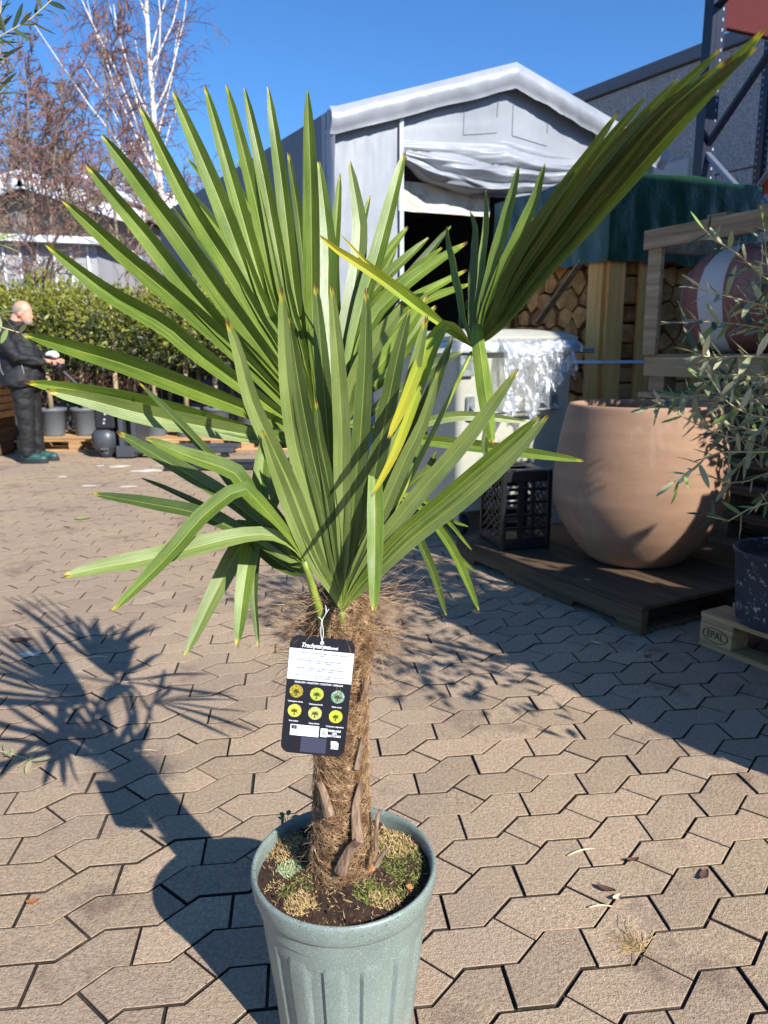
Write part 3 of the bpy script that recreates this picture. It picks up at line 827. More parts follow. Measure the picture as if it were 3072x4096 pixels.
def soil_z(x, y):
    r = math.hypot(x, y)
    z = SZ + .010*noise.noise(Vector((x*16, y*16, 3))) + .005*noise.noise(Vector((x*60, y*60, 1))) + .0035*noise.noise(Vector((x*170, y*170, 5)))
    z += .018*math.exp(-(r/.05)**2) - .006*(r/.14)**4
    return z
for i in range(nr+1):
    for k in range(na):
        r = .1418*i/nr; th = 2*math.pi*k/na
        x, y = r*math.cos(th), r*math.sin(th)
        vs.append((POT_C.x+x, POT_C.y+y, soil_z(x, y)))
for i in range(nr):
    for k in range(na): fs.append((i*na+k, i*na+(k+1)%na, (i+1)*na+(k+1)%na, (i+1)*na+k))
so.add(vs, fs)
soil = obj('soil', so, 'soil', pot, smooth=True)
plain('moss_green', lin(112,124,52), .9, .35, 60, .6, .004, 200)
plain('moss_pale', lin(168,178,132), .9, .3, 80, .6, .004, 200)
plain('straw', lin(188,160,108), .8, .3, 40, 0)
plain('crumb', lin(58,38,26), .95, .35, 40, .5, .002, 160)
plain('weed_green', lin(86,128,44), .5, .25, 30, 0)
def on_soil(px, py):
    p = PG(px, py, SZ); return p.x-POT_C.x, p.y-POT_C.y
def tuft(c, rad, n, h, mat, name, wid=.0007):
    mb = MB()
    for q in range(n):
        a = rnd.uniform(0, 2*math.pi); r = rad*math.sqrt(rnd.random())
        x, y = c[0]+r*math.cos(a), c[1]+r*math.sin(a)
        if math.hypot(x, y) > .137: continue
        b = Vector((POT_C.x+x, POT_C.y+y, soil_z(x, y)-.001))
        d = Vector((jit(1), jit(1), rnd.uniform(.15, .9))).normalized()
        hh = h*rnd.uniform(.4, 1.1); s = d.orthogonal().normalized()*wid*rnd.uniform(.6, 1.4)
        m_ = b+d*hh*.6+rvec(hh*.18); t_ = m_+(d+rvec(.8)).normalized()*hh*.5
        mb.add([b-s, b+s, m_+s*.8, m_-s*.8, t_], [(0,1,2,3), (3,2,4)])
    o = obj(name, mb, mat, soil, kind='stuff', recalc=False); return o
tuft(on_soil(290,868), .020, 900, .008, 'moss_pale', 'moss')
tuft(on_soil(405,862), .045, 1300, .006, 'moss_green', 'moss')
tuft(on_soil(372,895), .028, 900, .007, 'moss_green', 'moss')
tuft(on_soil(395,840), .048, 1100, .012, 'straw', 'dry_grass', .0006)
tuft(on_soil(282,845), .040, 700, .013, 'straw', 'dry_grass', .0006)
tuft(on_soil(300,905), .024, 420, .012, 'straw', 'dry_grass', .0005)
tuft(on_soil(385,900), .024, 300, .012, 'straw', 'dry_grass', .0005)
for _k in range(16):
    _a = rnd.uniform(0, 6.28); _r = rnd.uniform(.06, .128); tuft((_r*math.cos(_a), _r*math.sin(_a)), rnd.uniform(.012,.03), 200, rnd.uniform(.004,.009), rnd.choice(('moss_green','moss_green','straw')), 'moss', .0005)
tuft((0,0), .134, 900, .012, 'straw', 'root_hair', .0004)
cr = MB()
for q in range(1500):
    a = rnd.uniform(0, 2*math.pi); r = .138*math.sqrt(rnd.random()); x, y = r*math.cos(a), r*math.sin(a)
    s = rnd.uniform(.0008, .003)*(1 if rnd.random() < .93 else 2)
    c = Vector((POT_C.x+x, POT_C.y+y, soil_z(x, y)+s*.3))
    P = [c+rvec(1).normalized()*s*rnd.uniform(.7,1.2) for _ in range(4)]
    cr.add(P, [(0,1,2),(0,2,3),(0,3,1),(1,3,2)])
for q in range(170):                       # crumbs stuck on the rim
    a = rnd.uniform(math.pi*1.02, math.pi*1.98) if rnd.random() < .8 else rnd.uniform(0, 2*math.pi); r = rnd.uniform(.144, .1535)
    z = .3355 if r < .150 else rnd.uniform(.318, .331); s = rnd.uniform(.0005, .0017)
    c = POT_C+Vector((r*math.cos(a), r*math.sin(a), z))
    P = [c+rvec(1).normalized()*s for _ in range(4)]
    cr.add(P, [(0,1,2),(0,2,3),(0,3,1),(1,3,2)])
obj('crumbs', cr, 'crumb', soil, kind='stuff', recalc=False)
plain('chip_orange', lin(196,130,80), .8, .2, 30)
def chip(name, c, size, mat, rz=0):
    mb = MB(); P = []
    for k in range(7):
        a = 2*math.pi*k/7; P.append(Vector((size[0]*math.cos(a)*rnd.uniform(.7,1.1), size[1]*math.sin(a)*rnd.uniform(.7,1.1), jit(size[2]*.3))))
    M = Matrix.Rotation(rz, 3, 'Z'); P = [M @ p + Vector(c) for p in P]
    mb.prism(P, (0,0,size[2])); return obj(name, mb, mat, soil)
for px, py, s, m_ in ((409,888,(.006,.005,.003),'chip_orange'), (347,905,(.009,.0014,.0015),'straw'), (316,893,(.002,.0016,.0015),'chip_orange'), (333,890,(.006,.0009,.001),'straw'), (372,876,(.006,.007,.004),'chip_orange')):
    x, y = on_soil(px, py); chip('bark_chip', (POT_C.x+x, POT_C.y+y, soil_z(x, y)+.002), s, m_, jit(1))
def sprout(px, py, n, size, lift):
    x, y = on_soil(px, py); b = Vector((POT_C.x+x, POT_C.y+y, soil_z(x, y)))
    mb = MB()
    for k in range(n):
        a = 2*math.pi*k/n+jit(.4); d = Vector((math.cos(a), math.sin(a), .5)).normalized(); top = b+Vector((0,0,lift))+d*size*.6
        mb.tube([b, b.lerp(top, .6)+Vector((0,0,lift*.2)), top], .0006, 4)
        s = d.cross(Vector((0,0,1))).normalized(); e = top+d*size
        mb.add([top, top.lerp(e,.35)+s*size*.4+Vector((0,0,.001)), top.lerp(e,.8)+s*size*.36, e, top.lerp(e,.8)-s*size*.36, top.lerp(e,.35)-s*size*.4], [(0,1,2,3,4,5)])
    return obj('weed', mb, 'weed_green', soil)
sprout(287, 818, 5, .012, .016); sprout(381, 850, 3, .005, .008); sprout(300, 822, 3, .009, .012)

# ================================================================== PLANT LABEL
plain('label_black', lin(38,39,52), .45, .06, 8, .0)
def mat_labelpat():
    t = NT('label_pattern')
    v1 = t.coord('Object')
    vo = t.n('ShaderNodeTexVoronoi'); vo.inputs['Scale'].default_value = 75; t.l(v1, vo.inputs['Vector'])
    sp = t.n('ShaderNodeSeparateColor'); t.l(vo.outputs['Color'], sp.inputs[0])
    ang = t.math('MULTIPLY', t.math('FLOOR', t.math('MULTIPLY', sp.outputs[0], 3.0)), 1.0472)
    rot = t.n('ShaderNodeVectorRotate', rotation_type='Y_AXIS'); t.l(v1, rot.inputs['Vector']); t.l(ang, rot.inputs['Angle'])
    w = t.n('ShaderNodeTexWave', wave_type='BANDS', bands_direction='X'); w.inputs['Scale'].default_value = 190; t.l(rot.outputs[0], w.inputs['Vector'])
    co = t.mix(t.math('MULTIPLY', w.outputs['Fac'], .55), lin(15,15,20), lin(42,42,54))
    t.set(co, .42)
mat_labelpat()
plain('label_white', lin(226,230,240), .45, .03, 8, .0)
plain('label_grey', lin(62,62,80), .45, .12, 400, .0)
plain('print_white', (.85,.85,.85), .5, .02, 8, 0)
plain('print_dark', lin(44,46,58), .5, .02, 8, 0)
plain('string_white', lin(232,230,224), .8, .1, 60, 0)
plain('pic_dark', lin(58,70,24), .6, .3, 200, 0)
plain('pic_brown', lin(120,74,40), .6, .2, 200, 0)
LY = 1.005
l_tl, l_tr, l_bl, l_br = PY(288.8,634.0,LY), PY(352.6,641.0,LY), PY(282.0,752.0,LY-.012), PY(347.0,757.5,LY-.012)
l_c = (l_tl+l_tr+l_bl+l_br)/4
lx = ((l_tr-l_tl)+(l_br-l_bl)).normalized(); lz = ((l_tl-l_bl)+(l_tr-l_br)); lz = (lz-lx*lz.dot(lx)).normalized(); ly = lz.cross(lx)
LW = ((l_tr-l_tl).length+(l_br-l_bl).length)/2; LH = ((l_tl-l_bl).length+(l_tr-l_br).length)/2
label = link('plant_label', None); label.matrix_world = Matrix(((lx.x,ly.x,lz.x,l_c.x),(lx.y,ly.y,lz.y,l_c.y),(lx.z,ly.z,lz.z,l_c.z),(0,0,0,1)))
label.empty_display_size = .05
tag(label, 'black and white plastic plant tag with text and round palm pictures tied to the trunk', 'plant tag')
def lobj(name, mb, mat, z=None, parent=None):
    me = mb.mesh(name, mat); o = link(name, me, label if parent is None else parent)
    return o
def rrect(cx, cz, w, h, r, y, n=6):
    P = []
    for sx, sz, a0 in ((1,1,0), (-1,1,90), (-1,-1,180), (1,-1,270)):
        for k in range(n+1):
            a = R(a0+90*k/n); P.append(Vector((cx+sx*(w/2-r)+r*math.cos(a), y, cz+sz*(h/2-r)+r*math.sin(a))))
    return P
card = MB(); P = rrect(0, 0, LW, LH, .013, 0, 8); card.prism(P, (0,.0007,0))
card_o = lobj('card', card, 'label_pattern')
L_ = lambda fx, fz: ((fx-.5)*LW, (.5-fz)*LH)       # 0..1 from the card's top left
def panel(name, fx0, fz0, fx1, fz1, mat, y=-.0003, r=0, parent=None):
    x0, z0 = L_(fx0, fz0); x1, z1 = L_(fx1, fz1); mb = MB()
    if r: mb.prism(rrect((x0+x1)/2, (z0+z1)/2, abs(x1-x0), abs(z0-z1), r, y, 4), (0,.0002,0))
    else: mb.prism([Vector((x0,y,z1)), Vector((x1,y,z1)), Vector((x1,y,z0)), Vector((x0,y,z0))], (0,.0002,0))
    return lobj(name, mb, mat, parent=parent)
white = panel('text_panel', .004, .108, .996, .368, 'label_white')
def text(s, fx, fz, size, mat, align='CENTER', shear=0.0, y=-.0006, bold=0.0, parent=None, sx=1.0, rot=0.0):
    cu = bpy.data.curves.new('text', 'FONT'); cu.body = s; cu.size = size; cu.align_x = align; cu.align_y = 'CENTER'; cu.shear = shear
    cu.offset = bold; cu.resolution_u = 2; cu.fill_mode = 'FRONT'
    tmp = link('tmp', cu)
    dg = bpy.context.evaluated_depsgraph_get(); dg.update()
    me = bpy.data.meshes.new_from_object(tmp.evaluated_get(dg)); bpy.data.objects.remove(tmp)
    x, z = L_(fx, fz)
    me.transform(Matrix.Translation((x, y, z)) @ Matrix.Rotation(rot, 4, 'Y') @ Matrix.Rotation(math.pi/2, 4, 'X') @ Matrix.Diagonal((sx, 1, 1, 1)))
    me.materials.clear(); me.materials.append(MATS[mat]); me.name = 'lettering'
    return link('lettering', me, label if parent is None else parent)
text('Trachycarpus', .395, .076, .0092, 'print_white', shear=.32, bold=.00022, sx=.82)
text('fortunei', .635, .080, .0066, 'print_white', bold=.00012, sx=.95)
lines = [('Attractive fan palm from cool mountainous regions and thus among the most hardy', .136), ('of palms.', .154),
 ('Die beliebte Fächerpalme ist in kühlen und bergigen Gegenden zu Hause. Dies', .199), ('zeigt sich vor allem in ihrer Robustheit.', .217),
 ('Beaux palmiers aux feuilles en éventail, originaires des régions montagneuses', .263), ('fraîches, ce qui explique sa bonne rusticité.', .281),
 ('Hermosa palmera con hojas en forma de abanico, es nativa de zonas montañosas', .326), ('frescas, y esto explica su rusticidad.', .344)]
for s, fz in lines: text(s, .5, fz, .0033, 'print_dark', shear=.3, parent=white, sx=.66, bold=.00003)
for fz in (.176, .240, .303): panel('rule', .16, fz, .83, fz+.0022, 'print_dark', -.0006, parent=white)
text('Viveros', .955, .33, .0028, 'print_dark', parent=white, rot=-math.pi/2, sx=.8)
text('COLECCIÓN • COLLECTION • COLLECTION • SAMMLUNG', .5, .389, .0036, 'print_white', bold=.00008, sx=.74)
def mat_pic(i, a, b, c):
    t = NT('plant_picture_%d' % i)
    t.set(t.ramp(t.noise(420, 4, .7, t.map((1,1,1), loc=(i*3.1,0,0))), [(.3, a), (.5, b), (.7, c)]), .5)
pics = [('Washingtonia robusta', .165, .468, (lin(120,84,40), lin(150,130,40), lin(226,214,60)), 'pic_dark', 0),
        ('Chamaerops humilis', .485, .478, (lin(90,110,40), lin(168,178,62), lin(226,226,110)), 'pic_dark', 1),
        ('Brahea armata', .81, .485, (lin(60,96,50), lin(110,140,100), lin(196,214,226)), 'pic_dark', 2),
        ('Butia capitata', .165, .634, (lin(120,120,40), lin(196,196,70), lin(236,232,120)), 'pic_dark', 3),
        ('Jubaea chilensis', .485, .642, (lin(110,110,60), lin(186,186,96), lin(226,226,150)), 'pic_dark', 4),
        ('Trachycarpus wagnerianus', .81, .654, (lin(70,96,30), lin(190,200,50), lin(236,232,90)), 'pic_dark', 5)]
for nm, fx, fz, cs, dm, i in pics:
    mat_pic(i, *cs); x, z = L_(fx, fz); rr = .0098; mb = MB()
    mb.prism([Vector((x+rr*math.cos(2*math.pi*k/28), -.0003, z+rr*math.sin(2*math.pi*k/28))) for k in range(28)], (0,.0002,0))
    pic = lobj('palm_picture', mb, 'plant_picture_%d' % i)
    mb = MB(); base = Vector((x, -.0005, z-.0015))
    for k in range(13):
        a = R(-15+210*k/12+jit(6)); L = .0062*rnd.uniform(.75, 1.15); e = base+Vector((math.cos(a)*L, 0, math.sin(a)*L)); s = Vector((-math.sin(a), 0, math.cos(a)))*.00055
        mb.add([base-s*.4, base+(e-base)*.5-s, e, base+(e-base)*.5+s], [(0,1,2,3)])
    mb.add([base+Vector((-.0007,0,.0)), base+Vector((.0007,0,.0)), base+Vector((.0009,0,-.0055)), base+Vector((-.0009,0,-.0055))], [(0,1,2,3)])
    lobj('printed_palm', mb, dm, parent=pic)
    text(nm, fx, fz+.087, .0031, 'print_white', bold=.00006, sx=.78)
pp_ = panel('passport_panel', .125, .752, .57, .845, 'print_white')
panel('flag', .14, .758, .225, .79, 'print_dark', -.0006, parent=pp_)
x, z = L_(.1825, .774)
mb = MB()
for k in range(12):
    a = 2*math.pi*k/12; c = Vector((x+.0013*math.cos(a), -.0008, z+.0013*math.sin(a)))
    mb.add([c+Vector((-.0002,0,-.0002)), c+Vector((.0002,0,-.0002)), c+Vector((0,0,.0003))], [(0,1,2)])
lobj('star_ring', mb, 'print_white', parent=pp_)
text('Pasaporte Fitosanitario/', .25, .767, .0031, 'print_dark', 'LEFT', parent=pp_, sx=.72); text('Plant Passport', .25, .782, .0031, 'print_dark', 'LEFT', parent=pp_, sx=.72)
text('A  Trachycarpus fortunei', .145, .804, .0030, 'print_dark', 'LEFT', parent=pp_, sx=.75); text('B  ES17030269', .145, .824, .0030, 'print_dark', 'LEFT', parent=pp_, sx=.75)
text('C', .48, .814, .0031, 'print_dark', 'LEFT', parent=pp_); text('D  ES', .48, .833, .0031, 'print_dark', 'LEFT', parent=pp_)
rp = panel('recycle_panel', .598, .765, .708, .838, 'print_white', r=.001)
text('MATERIAL', .653, .773, .0018, 'print_dark', parent=rp); text('PP', .653, .831, .002, 'print_dark', parent=rp); text('5', .653, .805, .0032, 'print_dark', parent=rp, bold=.0001)
mb = MB(); x, z = L_(.653, .803)
T3 = [Vector((x+.0036*math.cos(R(a)), -.0007, z-.0003+.0036*math.sin(R(a)))) for a in (90, 210, 330)]
for a, b in ((0,1),(1,2),(2,0)):
    p, q = T3[a].lerp(T3[b], .14), T3[a].lerp(T3[b], .86); s = (q-p).normalized(); nrm = Vector((-s.z, 0, s.x))*.0004
    mb.add([p-nrm, q-nrm, q+nrm, p+nrm], [(0,1,2,3)]); h = T3[a].lerp(T3[b], .95)
    mb.add([q-nrm*2.4, h, q+nrm*2.4], [(0,1,2)])
lobj('recycle_arrows', mb, 'print_dark', parent=rp)
for s, fz in (('RECICLABLE', .779), ('100%', .801), ('RECYCLABLE', .823)): text(s, .815, fz, .0042, 'print_white', bold=.00016, sx=.78)
bin_ = MB(); x0, z0 = L_(.775, .868); x1, z1 = L_(.895, .935)
bin_.prism([Vector((x0,-.0003,z1)), Vector((x1,-.0003,z1)), Vector((x1,-.0003,z0-.003)), Vector((x1-.003,-.0003,z0)), Vector((x0,-.0003,z0))], (0,.0002,0))
bp = lobj('disposal_panel', bin_, 'print_white')
text('RECYCLE', .822, .878, .0019, 'print_dark', parent=bp)
mb = MB(); xb, zb = L_(.812, .914); t_ = .0004
for a, b in (((-.0028,.0022),(-.0028,-.0022)), ((-.0028,-.0022),(.0018,-.0022)), ((.0018,-.0022),(.0018,.0022)), ((-.0028,.0022),(-.0010,.0022)), ((.0004,.0022),(.0018,.0022))):
    p, q = Vector((xb+a[0],-.0006,zb+a[1])), Vector((xb+b[0],-.0006,zb+b[1])); s = (q-p).normalized(); nn = Vector((-s.z,0,s.x))*t_
    mb.add([p-nn-s*t_, q-nn+s*t_, q+nn+s*t_, p+nn-s*t_], [(0,1,2,3)])
xm = xb+.0046
mb.add([Vector((xm+.0006*math.cos(2*math.pi*k/8),-.0006,zb+.0026+.0006*math.sin(2*math.pi*k/8))) for k in range(8)], [tuple(range(8))])
for a, b in (((-.0,.0018),(-.0,-.0002)), ((0,-.0002),(.0009,-.0024)), ((0,-.0002),(-.0009,-.0024)), ((0,.0014),(-.0016,.0006)), ((0,.0014),(.001,.0004))):
    p, q = Vector((xm+a[0],-.0006,zb+a[1])), Vector((xm+b[0],-.0006,zb+b[1])); s = (q-p).normalized(); nn = Vector((-s.z,0,s.x))*.0004
    mb.add([p-nn, q-nn, q+nn, p+nn], [(0,1,2,3)])
lobj('bin_pictogram', mb, 'print_dark', parent=bp)
panel('grey_square', .305, .853, .705, .982, 'label_grey')
# eyelet and string
mb = MB(); x, z = L_(.49, .045)
mb.lathe([(.0016,-.0004),(.0025,-.0006),(.0028,.0),(.0022,.0004),(.0016,.0002)], 16)
mb.v = [(vx+x, vz-.0004, vy+z) for vx, vy, vz in mb.v]
lobj('eyelet', mb, 'print_white')
mb = MB(); x2, z2 = x, z+.003
mb.prism([Vector((x+.0015*math.cos(2*math.pi*k/14), -.0007, z+.0015*math.sin(2*math.pi*k/14))) for k in range(14)], (0,.0003,0)); lobj('hole', mb, 'crumb')
Mi = label.matrix_world.inverted()
st = MB(); eye = Vector((x, -.001, z))
k1 = Mi @ PY(322.0, 620.5, LY-.003); k2 = Mi @ PY(326.5, 612, LY-.002); k3 = Mi @ PY(325.5, 605.5, LY+.012)
st.tube(spline([eye, eye.lerp(k1,.5)+Vector((-.0018,0,0)), k1, k2, k3], 12), .00055, 5)
st.tube(spline([eye+Vector((0,.001,0)), eye.lerp(k1,.5)+Vector((.0018,.001,0)), k1, k1.lerp(k3,.5)+Vector((.003,0,0)), k3], 12), .00055, 5)
for e in (PY(318.5,617,LY-.004), PY(329,609,LY-.004)): st.tube(spline([k1, (k1+(Mi @ e))/2+Vector((0,-.001,.001)), Mi @ e], 6), .0005, 5)
ellipsoid(st, k1, (.0014,.0014,.0014), n=8, m=5)
lobj('string', st, 'string_white')
# ================================================================== RIGHT SIDE: pallets, pots, bin, firewood
wood('wood_dark', lin(54,38,25), lin(120,92,62), .85, 1, 1.0)
wood('wood_pallet', lin(158,116,72), lin(226,184,130), .8, 0, 1.0)
wood('wood_pallet_grey', lin(88,74,60), lin(150,132,110), .85, 0, 1.0)
wood('wood_new', lin(222,144,66), lin(248,194,108), .7, 2, .8, .08)
wood('wood_old', lin(128,102,74), lin(196,166,126), .85, 0, .9)
plain('burnt_mark', lin(34,22,14), .9, .1, 20, 0)
def basis(ang): return Vector((math.cos(ang), math.sin(ang), 0)), Vector((-math.sin(ang), math.cos(ang), 0))

# ---- euro pallets
def make_pallet(loc, rotz, label, group, mat='wood_pallet'):
    t = thing('pallet', loc, label, 'pallet', group, rotz)
    def b(nm, c, s):
        mb = MB(); mb.box((0,0,0), s, None, .0025); me = mb.mesh(nm, mat)
        bm = bmesh.new(); bm.from_mesh(me); bmesh.ops.recalc_face_normals(bm, faces=bm.faces); bm.to_mesh(me); bm.free()
        o = link(nm, me, t, c, (jit(.004), jit(.004), jit(.006))); part(o, t); return o
    for y, w in ((.0725,.145), (.2365,.1), (.4,.145), (.5635,.1), (.7275,.145)): b('deck_board', (.6, y, .133), (1.2, w, .0218))
    for x in (.0725, .6, 1.1275): b('cross_board', (x, .4, .111), (.145, .798, .0218))
    for x in (.0725, .6, 1.1275):
        for y, w in ((.05,.1), (.4,.145), (.75,.1)): b('block', (x, y, .0610), (.145, w, .0778))
    for y, w in ((.05,.1), (.4,.145), (.75,.1)): b('base_board', (.6, y, .0110), (1.199, w, .0218))
    return t
E0 = PG(698.4, 644.4)
u_ang = R(-61.8)
epal = make_pallet((E0.x, E0.y, 0), u_ang, 'pale wooden pallet with an oval stamp carrying the speckled black pot', 'wooden pallets')
# stamp on its corner block
mb = MB(); ring = 28
for k in range(ring):
    a0, a1 = 2*math.pi*k/ring, 2*math.pi*(k+1)/ring; q = []
    for a, r in ((a0,1), (a1,1), (a1,.91), (a0,.91)): q.append(Vector((.0725+.058*r*math.cos(a), -.0012, .061+.030*r*math.sin(a))))
    mb.add(q, [(0,1,2,3)])
o = link('stamp_ring', mb.mesh('stamp_ring', 'burnt_mark'), epal)
cu = bpy.data.curves.new('text', 'FONT'); cu.body = 'EPAL'; cu.size = .040; cu.align_x = 'CENTER'; cu.align_y = 'CENTER'; cu.offset = .0002
tmp = link('tmp', cu); dg = bpy.context.evaluated_depsgraph_get(); dg.update(); me = bpy.data.meshes.new_from_object(tmp.evaluated_get(dg)); bpy.data.objects.remove(tmp)
me.transform(Matrix.Translation((.0725, -.0014, .061)) @ Matrix.Rotation(math.pi/2, 4, 'X') @ Matrix.Diagonal((.88,1.05,1,1))); me.materials.clear(); me.materials.append(MATS['burnt_mark'])
link('lettering', me, epal)

# ---- black speckled pot on it
def mat_speck():
    t = NT('black_pot')
    n1 = t.noise(34, 5, .75); n2 = t.noise(5, 3, .6)
    f = t.ramp(t.math('ADD', t.math('MULTIPLY', n1, .75), t.math('MULTIPLY', n2, .25)), [(.575, (0,0,0,1)), (.60, (1,1,1,1))])
    co = t.mix(f, lin(48,50,58), lin(176,166,160))
    t.set(co, .5, t.bump(t.noise(60, 3, .6, t.map((1,1,9))), .25, .003))
mat_speck()
plain('soil_dark', lin(58,48,40), .95, .3, 40, .8, .008, 90)
PS = PY(788, 560, 2.66); PS.z = .145
spot = thing('plant_pot', PS, 'black plastic nursery pot spotted with pale limescale on the stamped pallet', 'pot')
mb = MB()
mb.lathe([(.0,.0),(.150,.0),(.157,.006),(.160,.03),(.170,.15),(.178,.255),(.187,.270),(.189,.283),(.185,.288),(.178,.285),(.172,.262),(.165,.2)], 56, PS)
obj('pot_wall', mb, 'black_pot', spot, smooth=True, auto=40)
mb = MB(); mb.lathe([(.0,.245),(.08,.242),(.172,.236)], 40, PS, lambda th,i,r,z: r); obj('soil', mb, 'soil_dark', spot, smooth=True)

# ---- big dark pallet with the terracotta jar
N0 = PG(640, 636); DA = R(28.3)
dv, du = basis(DA)
dpal = thing('weathered_pallet', (N0.x, N0.y, 0), 'large dark weathered pallet with sheet top under the terracotta jar', 'pallet', None, DA)
DZ = .125; DLEN, DWID = 1.36, 1.22
def dbox(nm, c, s, mat='wood_dark', bev=.002):
    mb = MB(); mb.box((0,0,0), s, None, bev); o = obj(nm, mb, mat, dpal, local=True); o.location = c; return o
for k in range(3):      # sheet top in three panels
    w = DWID/3; dbox('deck_sheet', (w*(k+.5), DLEN/2, DZ-.009), (w-.003, DLEN, .018))
for x in (.020, DWID/2, DWID-.020):
    prof = []
    pts = [(0,0),(.12,0),(.14,.035),(.40,.035),(.42,0),(.90,0),(.92,.035),(1.18,.035),(1.20,0),(DLEN,0),(DLEN,DZ-.019),(0,DZ-.019)]
    mb = MB(); mb.prism([Vector((0, a, b)) for a, b in pts], (.038,0,0)); o = obj('stringer', mb, 'wood_dark', dpal, local=True); o.location = (x-.019, 0, 0)
for y in (.05, .66, DLEN-.05): dbox('base_board', (DWID/2, y, .010), (DWID-.09, .09, .018))

def mat_terra(name, a, b, stripes=False):
    t = NT(name); v = t.map((1,1,6))
    co = t.ramp(t.noise(2.2, 6, .6, v), [(.3, a), (.7, b)])
    blot = t.ramp(t.noise(3.2, 5, .65), [(.55, (0,0,0,1)), (.75, (.5,.5,.5,1))]); co = t.mix(blot, co, tuple(x*.8 for x in a[:3])+(1,))
    if stripes:
        sp = t.n('ShaderNodeSeparateXYZ'); t.l(t.coord(), sp.inputs[0])
        an = t.math('ARCTAN2', sp.outputs[1], sp.outputs[0])
        k = t.math('FRACT', t.math('ADD', t.math('MULTIPLY', an, 7/(2*math.pi)), .80 + 7))
        wob = t.math('MULTIPLY_ADD', t.noise(30, 3, .6), .02, t.math('SUBTRACT', k, .01))
        f = t.ramp(wob, [(.56, (0,0,0,1)), (.565, (1,1,1,1)), (.96, (1,1,1,1)), (.965, (0,0,0,1))])
        co = t.mix(f, co, lin(188,182,178))
    bl = t.ramp(t.noise(4.5, 7, .75, t.map((1,1,.5))), [(.52, (0,0,0,1)), (.74, (.45,.45,.45,1))]); co = t.mix(bl, co, lin(186,166,146))
    pit = t.ramp(t.noise(55, 2, .5), [(.24, (1,1,1,1)), (.28, (0,0,0,1))])
    co = t.mix(t.math('MULTIPLY', pit, .5), co, tuple(x*.45 for x in a[:3])+(1,))
    t.set(co, .78, t.bump(t.noise(40, 4, .6, v), .14, .004))
mat_terra('terracotta', lin(136,104,80), lin(158,124,97))
JC = PY(638, 490, 3.64); JC.z = DZ
jar = thing('terracotta_jar', JC, 'huge plain round terracotta jar standing empty on the dark pallet', 'jar')
mb = MB(); s = .436/.438
jp = [(.0,.012),(.20,.0),(.245,.004),(.285,.025),(.335,.075),(.378,.135),(.413,.21),(.433,.29),(.438,.35),(.436,.42),(.428,.50),(.415,.58),(.398,.66),(.383,.725),(.376,.750),(.373,.760),(.366,.766),(.342,.766),(.334,.760),(.334,.745),(.35,.66),(.37,.55),(.395,.40),(.39,.25),(.33,.12),(.2,.05),(.0,.04)]
jp = [(r_*.946*(1 if z > .3 else .86+.14*(z/.3)**.8), z*1.018) for r_, z in jp]
mb.lathe(jp, 96, JC)
obj('jar_body', mb, 'terracotta', jar, smooth=True)

# ---- black crate standing on end
plain('crate_black', lin(14,15,17), .45, .2, 20, .1)
KC = PG(501, 551.5, DZ); KA = R(12)
kx, ky = basis(KA)
crate = thing('plastic_crate', (KC.x, KC.y, DZ), 'black slotted plastic crate stood on end beside the terracotta jar', 'crate', None, KA)
CW, CD, CH = .275, .34, .425
def cpart(nm, boxes, bev=.003):
    mb = MB()
    for c, s_ in boxes: mb.box(c, s_, None, bev)
    return obj(nm, mb, 'crate_black', crate, local=True)
for x in (.012, CW-.012):
    for y in (.012, CD-.012): cpart('corner_post', [((x, y, CH/2), (.026, .026, CH))])
cpart('end_panel', [((CW/2, .012+(CD-.024)*.12, CH-.008), (CW-.05, .05, .014)), ((CW/2, CD-.05, CH-.008), (CW-.05, .08, .014)), ((.05, CD/2, CH-.009), (.06, CD-.05, .014)), ((CW-.05, CD/2, CH-.009), (.06, CD-.05, .014)), ((CW/2, CD*.62, CH-.010), (CW-.1, .06, .012))])
cpart('end_panel', [((CW/2, CD/2, .008), (CW-.03, CD-.03, .014))])
for z in (.035, CH-.032): cpart('front_rail', [((CW/2, .010, z), (CW-.03, .014, .058))])
for z in (.115, .185, .255, .325): cpart('front_slat', [((CW/2, .011, z), (CW-.04, .012, .016))])
for x in (.105, .175): cpart('front_bar', [((x, .013, CH/2), (.03 if x < .15 else .02, .010, CH-.1))])
for z in (.03, CH-.03):
    for x in (.010, CW-.010): cpart('side_rail', [((x, CD/2, z), (.013, CD-.03, .05))])
for side in (.009, CW-.009):
    for k in range(8):       # diamond lattice of the long sides
        for sg in (1, -1):
            mb = MB(); z0 = .05+k*.045; a = Vector((side, .02, z0)); b = Vector((side, CD-.02, z0+.16*sg))
            if sg < 0: a.z += .03
            lo, hi = .045, CH-.045
            pts = []
            for q in range(13):
                p = a.lerp(b, q/12)
                if lo <= p.z <= hi: pts.append(p)
            if len(pts) < 3: continue
            mb.bar(pts[0], pts[-1], .010, .007, (1,0,0)); obj('lattice_strip', mb, 'crate_black', crate, local=True)
cpart('back_panel', [((CW/2, CD-.010, z), (CW-.04, .012, .03)) for z in (.06,.14,.22,.30,.38)])

